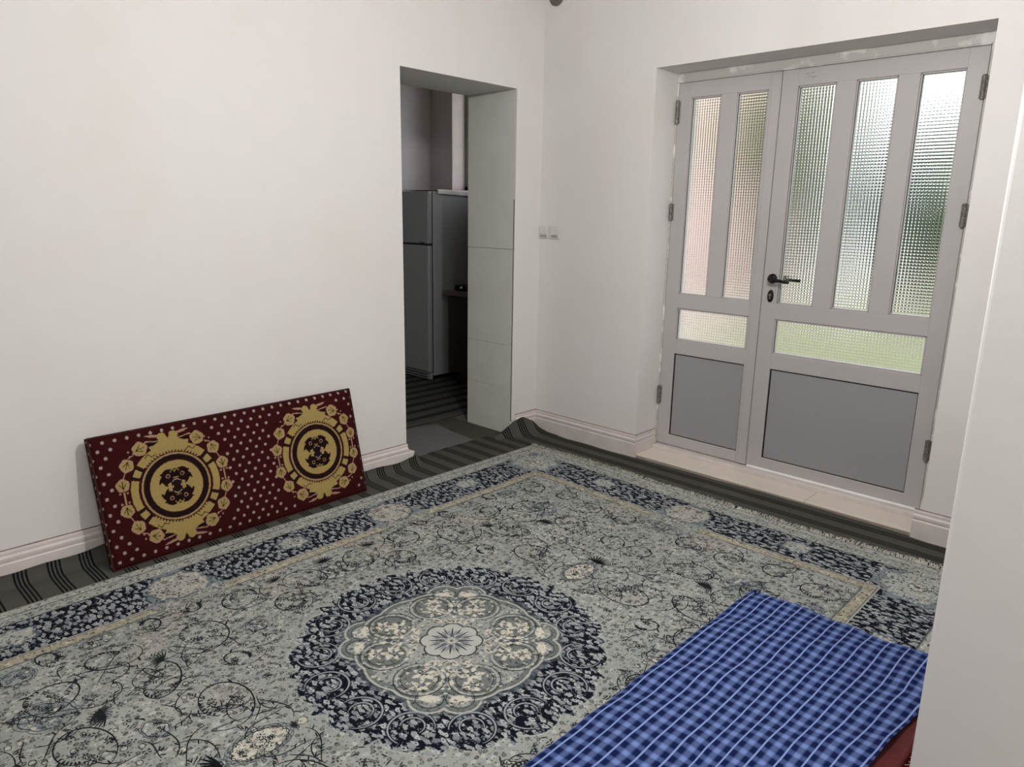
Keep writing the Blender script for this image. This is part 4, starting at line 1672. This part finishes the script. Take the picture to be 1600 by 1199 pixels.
def medallion(mx, my):
    r = .143
    # outer segmented band with dark gaps
    for s in (-1, 1):
        base_a = 0 if s > 0 else PI
        pc.ring(mx, my, .171, .030, cl['gold'], 1, base_a - .36, base_a + .36)
        for q in (-1, 1):
            a = base_a + q * .53
            pc.ring(mx, my, .171, .046, cl['black'], 1, a - .135, a + .135)
            pc.ring(mx, my, .171, .030, cl['gold'], 1, a - .085, a + .085)
    # leafy crests above and below
    for s in (-1, 1):
        A0 = PI / 2 * s
        pc.ring(mx, my, .173, .032, cl['gold'], 1, A0 - .86, A0 + .86)
        pc.ring(mx, my, .185, .040, cl['gold'], 1, A0 - .42, A0 + .42)
        for k in range(-9, 10):
            a = A0 + k * .088
            pc.leaf(mx + .158 * math.cos(a), my + .158 * math.sin(a), .013, .005, a + .25 * (1 if k > 0 else -1), cl['gold'])
        for q in (-1, 1):
            # two birds facing out: round body, neck, long beak
            bx, by = mx + q * .022, my + s * .208
            pc.ell(bx, by, .026, .020, q * s * .9, cl['gold'])
            pc.ell(bx + q * .002, by + s * .016, .017, .014, 0, cl['gold'])
            pc.leaf(bx + q * .038, by + s * .022, .034, .0055, q * s * .18, cl['rose'])
            pc.ell(bx + q * .042, by - s * .006, .026, .010, q * s * -.35, cl['dark'])
            pc.line([(bx + q * .02, by - s * .004), (bx + q * .07, by + s * .004), (bx + q * .105, by - s * .022)], .0045, cl['rose'])
            # scroll marks in the gold
            x0_, y0_ = mx + q * .085, my + s * .148
            pc.line([(x0_ - .022, y0_ - s * .004), (x0_ - .008, y0_ + s * .010), (x0_ + .006, y0_ - s * .004), (x0_ + .024, y0_ + s * .004)],
                    .0035, cl['dark'])
            # leaf garland
            leafbud(mx + q * .122, my + s * .187, (0 if q < 0 else PI) - .3 * q * s, .029)
            leafbud(mx + q * .182, my + s * .132, (PI / 2) * s * -1 + q * s * .4, .027)
            leafbud(mx + q * .211, my + s * .052, (PI / 2) * s, .026)
            pc.line([(mx + q * .150, my + s * .168), (mx + q * .172, my + s * .158)], .004, cl['rose'])
            pc.line([(mx + q * .192, my + s * .106), (mx + q * .206, my + s * .078)], .004, cl['rose'])
            for k_ in range(3):
                a = 2.2 * k_
                pc.disc(mx + q * .160 + .012 * math.cos(a), my + s * .175 + .012 * math.sin(a), .004, cl['rose'])
            pc.disc(mx + q * .198, my + s * .020, .0045, cl['rose'])
            pc.disc(mx + q * .226, my + s * .022, .0045, cl['rose'])
    for q in (-1, 1):
        pc.line([(mx + q * .211, my - .024), (mx + q * .211, my + .024)], .0060, cl['rose'])
    pc.disc(mx, my, r + .006, cl['red'])
    pc.ring(mx, my, r - .002, .0075, cl['rose'])
    pc.ring(mx, my, r - .002, .0045, cl['gold'])
    pc.ring(mx, my, r - .018, .020, cl['black'])
    pc.disc(mx, my, .111, cl['gold'])
    # dark figured emblem in the middle: two mirrored crests back to back
    for s in (-1, 1):
        for q in (-1, 1):
            pc.ell(mx + q * .027, my + s * .050, .031, .028, 0, cl['dark'])
            pc.ell(mx + q * .036, my + s * .034, .024, .018, q * s * -.5, cl['dark'])
            pc.leaf(mx + q * .060, my + s * .036, .020, .007, q * s * -1.0, cl['dark'])
            pc.leaf(mx + q * .050, my + s * .058, .014, .006, q * s * .2, cl['dark'])
            pc.leaf(mx + q * .045, my + s * .016, .016, .006, q * s * 1.0, cl['dark'])
        pc.ell(mx, my + s * .040, .030, .036, 0, cl['dark'])
        for q in (-1, 1):
            pc.ring(mx + q * .030, my + s * .048, .0075, .0028, cl['rose'])
            a0_ = (0 if s > 0 else PI) - .3
            pc.ring(mx + q * .0095, my + s * .064, .0080, .0030, cl['gold'], 1, a0_, a0_ + 3.6)
        pc.line([(mx - .016, my + s * .022), (mx - .006, my + s * .029), (mx + .006, my + s * .029), (mx + .016, my + s * .022)], .0032, cl['dot'])
        pc.line([(mx - .010, my + s * .038), (mx + .010, my + s * .038)], .003, cl['gold'])
        pc.line([(mx, my + s * .032), (mx, my + s * .038)], .003, cl['gold'])
    pc.disc(mx, my, .024, cl['black'])
    for q in (-1, 1):
        pc.poly([(mx + q * .016, my + .006), (mx + q * .026, my), (mx + q * .016, my - .006)], cl['dot'])
    pc.ring(mx, my, .008, .0025, cl['dark'])


for mx, my in MED:
    medallion(mx, my)

nu, nv = 560, 250
uu = np.linspace(0, BW, nu); vv_ = np.linspace(0, BH, nv)
Ug, Vg = np.meshgrid(uu, vv_)
ed = np.minimum.reduce([Ug, BW - Ug, Vg, BH - Vg])
puff = .010 * smooth01(ed / .09) - .010 * (1 - smooth01(ed / .014))
puff += .0018 * np.sin(Ug * 23) * np.sin(Vg * 19)
iu = np.clip(np.rint(Ug / pc.px).astype(int), 0, pc.nx - 1)
iv = np.clip(np.rint(Vg / pc.px).astype(int), 0, pc.ny - 1)
Cf = pc.img[iv, iu]
# frame of the leaning board: foot on the carpet, back of the head against the wall
foot_l, foot_r = Vector((.212, -2.778, .010)), Vector((.186, -1.533, .010))
head_l, head_r = Vector((.0755, -2.788, .545)), Vector((.0745, -1.535, .545))
eu = (foot_r - foot_l).normalized()
ev = ((head_l + head_r) / 2 - (foot_l + foot_r) / 2).normalized()
en = eu.cross(ev).normalized()
if en.x < 0:
    en = -en
eu, ev, en = np.array(eu), np.array(ev), np.array(en)
o0 = np.array(foot_l)


def on_board(u_, v_, n_):
    return o0 + u_[..., None] * eu + v_[..., None] * ev + n_[..., None] * en


front = on_board(Ug, Vg, puff)
h, wd = Ug.shape
idx = np.arange(h * wd).reshape(h, wd)
q1 = np.stack([idx[:-1, :-1], idx[:-1, 1:], idx[1:, 1:], idx[1:, :-1]], -1).reshape(-1, 4)
rim = np.concatenate([idx[0, :-1], idx[:-1, -1], idx[-1, :0:-1], idx[:0:-1, 0]])
ru, rv = Ug.ravel()[rim], Vg.ravel()[rim]
layers = [front.reshape(-1, 3)]
cols = [Cf.reshape(-1, 3)]
prev = rim
quads = [q1]
base_n = h * wd
NL = 12
alr = np.concatenate([[0], np.cumsum(np.hypot(np.diff(ru), np.diff(rv)))])
for k in range(1, NL + 1):
    f_ = k / NL
    layers.append(on_board(ru, rv, np.full(ru.shape, -.010 - (BT - .010) * f_)))
    cc = np.tile(cl['red'], (len(ru), 1))
    dep = f_ * (BT - .01)
    da = np.abs((alr + .012) % .047 - .0235)
    hit = np.hypot(da, dep - .021) < .0062
    cc[hit] = cl['dot']
    cols.append(cc)
    cur = np.arange(base_n, base_n + len(rim)); base_n += len(rim)
    quads.append(np.stack([prev, np.roll(prev, -1), np.roll(cur, -1), cur], -1))
    prev = cur
# back
bk = on_board(np.array([BW / 2]), np.array([BH / 2]), np.array([-BT]))
layers.append(bk); cols.append(cl['red'][None])
cen = base_n
quads.append(np.stack([prev[::2], np.roll(prev, -1)[::2], np.roll(prev, -2)[::2], np.full(len(prev[::2]), cen)], -1))
cush = thing('backrest_cushion', (.2, -2.15, .008), 'dark red velvet cushion with two gold medallions leaning on the white wall', 'cushion')
cover = raw_mesh('cover', np.concatenate(layers), np.concatenate(quads), M['velvet'], True, np.concatenate(cols))
cover.parent = cush
cover.location = -Vector(cush.location)
b = newbm()
pp = []
for a0, b0, a1, b1 in ((0, 0, BW, 0), (BW, 0, BW, BH), (BW, BH, 0, BH), (0, BH, 0, 0)):
    for s_ in np.linspace(0, 1, 40)[:-1]:
        u_, v_ = a0 + (a1 - a0) * s_, b0 + (b1 - b0) * s_
        pp.append(tuple(on_board(np.array(u_), np.array(v_), np.array(-.010))))
pp.append(pp[0])
tube(b, pp, .0042, 6)
part('piping', b, M['maroon'], cush, True)

# ------------------------------------------------------------------ mattress and blue check sheet by the right wall
b = newbm()
box(b, 2.168, 2.885, -3.05, -1.168, .0178, .084)
bmesh.ops.bevel(b, geom=[e for e in b.edges if abs(e.verts[0].co.z - e.verts[1].co.z) > .01], offset=.085, segments=8, affect='EDGES')
bmesh.ops.bevel(b, geom=[e for e in b.edges if abs(e.verts[0].co.z - e.verts[1].co.z) < .001 and len(e.link_faces) == 2
                         and abs(e.link_faces[0].normal.dot(e.link_faces[1].normal)) < .5], offset=.030, segments=5, affect='EDGES')
mt = thing('mattress', (2.5, -2.1, .0178), 'dark red floor mattress under the blue check sheet', 'mattress')
part('ticking', b, M['redpile'], mt, True)
b = newbm()
for i in range(70):
    y = -1.60 - i * .02
    x = 2.862 + random.uniform(-.004, .004)
    tube(b, [(x, y, .0835), (x + .012, y + random.uniform(-.008, .008), .0875), (x + .022, y + random.uniform(-.016, .016), .080)], .0016, 5)
part('trim', b, M['tan'], mt)

nu, nv = 170, 330
px_ = np.linspace(0, 1, nu); py_ = np.linspace(0, 1, nv)
# arc length across: up the left side, over the top towards the right edge
Y0, Y1 = -3.06, -1.150
SY = np.linspace(0, 1, nv)
top_z = .0875
drop = top_z - .017
rad = .034


def over(s, start, sgn):
    """profile of cloth going up a rounded edge: s metres from the floor -> (offset inwards, z)"""
    flat = drop - rad
    arc = rad * PI / 2
    o_ = np.where(s < flat, 0, np.where(s < flat + arc, rad * (1 - np.cos(np.clip((s - flat) / rad, 0, PI / 2))), rad + (s - flat - arc)))
    z_ = np.where(s < flat, .017 + s, np.where(s < flat + arc, top_z - rad + rad * np.sin(np.clip((s - flat) / rad, 0, PI / 2)), top_z))
    return o_, z_


sx = np.linspace(0, .745, nu)           # across, from the floor on the left side
sy = np.linspace(0, 2.0, nv)            # along, from the floor at the far end
SX, SYg = np.meshgrid(sx, sy)
ox, zx = over(SX, 0, 1)
oy, zy = over(SYg, 0, 1)
XX = 2.150 + ox
YY = -1.148 - oy
ZZ = np.minimum(zx, zy)
# the far corner is softly rounded
ca, cb_ = XX - 2.150, -1.148 - YY
RCN = .085
dc = np.hypot(RCN - ca, RCN - cb_)
inc = (ca < RCN) & (cb_ < RCN) & (dc > RCN)
XX = np.where(inc, 2.150 + RCN - (RCN - ca) * RCN / np.maximum(dc, 1e-6), XX)
YY = np.where(inc, -1.148 - RCN + (RCN - cb_) * RCN / np.maximum(dc, 1e-6), YY)
# and the cloth follows the mattress edge down all round
near = np.where((ca < RCN) & (cb_ < RCN), RCN - np.hypot(RCN - (XX - 2.150), RCN - (-1.148 - YY)), 1.0)
zc_ = top_z - rad + np.sqrt(np.clip(rad ** 2 - np.clip(rad - near, 0, rad) ** 2, 0, None))
ZZ = np.where((near < rad) & (near > .0005), np.minimum(ZZ, zc_), ZZ)
# right hem: straight at the far end, drawn back aslant further on
right = np.interp(YY, [-3.2, -2.2, -1.80, -1.60, -1.45, -1.1], [2.74, 2.77, 2.800, 2.818, 2.838, 2.842])
lim = 2.842
XX = np.where(XX > 2.45, 2.45 + (XX - 2.45) * (right - 2.45) / (XX.max() - 2.45), XX)
wr = .0016 * np.sin(XX * 37 + YY * 9) + .0022 * np.sin(YY * 21 - XX * 13) + .0016 * np.sin((XX - YY) * 31)
wr += .005 * np.exp(-((XX - 2.79 + .1 * (YY + 1.5)) / .05) ** 2) * (1 + np.sin(YY * 25 + XX * 20)) * .5
puffy = .010 * smooth01((XX - 2.17) / .12) * smooth01((2.9 - XX) / .1) * smooth01((-1.16 - YY) / .12)
ZZ = ZZ + np.where(ZZ > .075, wr + .002 + puffy, 0)
XX = XX + np.where(zx < .06, .003 * np.sin(YY * 14), 0)
YY = YY + np.where(zy < .06, .003 * np.sin(XX * 14), 0)
sheet = grid_mesh('check_sheet', XX, YY, ZZ, M['plaid'], True,
                  uv=np.stack([2.150 - .030 + SX, -1.148 + .03 - SYg], -1))
tag(sheet, 'blue and white check cotton sheet spread over the floor mattress', 'sheet')

# ------------------------------------------------------------------ courtyard seen through the patterned glass
def ground_mat():
    t = NT('courtyard_paving')
    v = t.obj()
    t.color(t.mix(t.ramp(t.noise(v, 2, 3), .4, .6), L4((196, 186, 176)), L4((176, 164, 154))))
    t.set(rough=.9)
    return t.m


b = newbm(); box(b, -.2, 14, .45, 16, -.30, -.06); box(b, -12, -.2, 1.35, 16, -.30, -.06)
obj('ground_courtyard', b, ground_mat(), kind='structure')
b = newbm(); box(b, -.95, 6.0, 3.2, 7.0, -.06, .0)
obj('lawn', b, simple('lawn_grass', (158, 163, 124), .95, var=.25, scale=14, bump=.6, bscale=160),
    label='bright green lawn outside, seen through the wide door leaf', cat='lawn', kind='stuff')
b = newbm(); rbox(b, -9.5, -2.05, 9.0, 9.3, -.3, 5.2, .02, 1)
obj('wall_courtyard', b, simple('pinkish_plaster', (220, 196, 190), .85, var=.06, scale=2), kind='structure')
b = newbm(); rbox(b, -2.0, 12, 13.0, 13.3, -.3, 2.9, .02, 1)
obj('wall_garden', b, simple('garden_wall_plaster', (120, 136, 104), .85, var=.06, scale=2), kind='structure')


def leaf_mat(name, c):
    t = NT(name)
    gi = t.n('ShaderNodeNewGeometry')
    r_ = gi.outputs['Random Per Island']
    t.color(t.mix(r_, L4(c), tuple(x * .5 for x in L4(c)[:3]) + (1,)))
    t.set(rough=.6)
    return t.m


def shrub(x, y, z0, rx, rz, c, label, n=1500, trunk=.5):
    rs = np.random.RandomState(int(abs(x * 100 + y * 10)))
    root = thing('garden_tree', (x, y, -.06), label, 'tree', 'greenery outside the glass door')
    b = newbm()
    tube(b, [(x, y, -.06), (x + .03, y, z0 * .5), (x, y + .02, z0 + rz * .3)], [.07, .055, .03], 8)
    part('trunk', b, M['walnut'], root, True)
    d = rs.normal(size=(n, 3)); d /= np.linalg.norm(d, axis=1)[:, None]
    rr = rs.uniform(.45, 1.0, n) ** .5
    lump = 1 + .25 * np.sin(d[:, 0] * 5 + 1) * np.sin(d[:, 2] * 6) + .15 * np.sin(d[:, 1] * 7)
    cen = d * (rr * lump)[:, None] * np.array([rx, rx, rz]) + np.array([x, y, z0 + rz])
    a = rs.normal(size=(n, 3)); a /= np.linalg.norm(a, axis=1)[:, None]
    b_ = np.cross(a, rs.normal(size=(n, 3))); b_ /= np.linalg.norm(b_, axis=1)[:, None]
    s = rs.uniform(.07, .13, n)[:, None]
    co = np.stack([cen - a * s, cen - b_ * s * .45, cen + a * s, cen + b_ * s * .45], 1).reshape(-1, 3)
    q = np.arange(n * 4).reshape(n, 4)
    o = raw_mesh('foliage', co, q, leaf_mat('leaf_' + str(len(bpy.data.materials)), c), False)
    o['kind'] = 'stuff'
    o.parent = root
    o.location = -Vector(root.location)


shrub(-1.60, 8.0, .10, .60, 2.0, (104, 120, 76), 'tall olive green tree outside, seen through the pane beside the handle', 2600)
shrub(-2.85, 8.0, 2.1, .45, .80, (134, 150, 78), 'yellow-green tree outside, seen behind the narrow leaf', 1200)
shrub(-.62, 9.4, .75, .50, .95, (52, 64, 56), 'dark grey-green tree outside, seen through the middle pane of the wide leaf', 2000)
shrub(.22, 8.1, .65, .45, .80, (58, 84, 60), 'low dark green tree outside, seen through the rightmost pane', 1900)
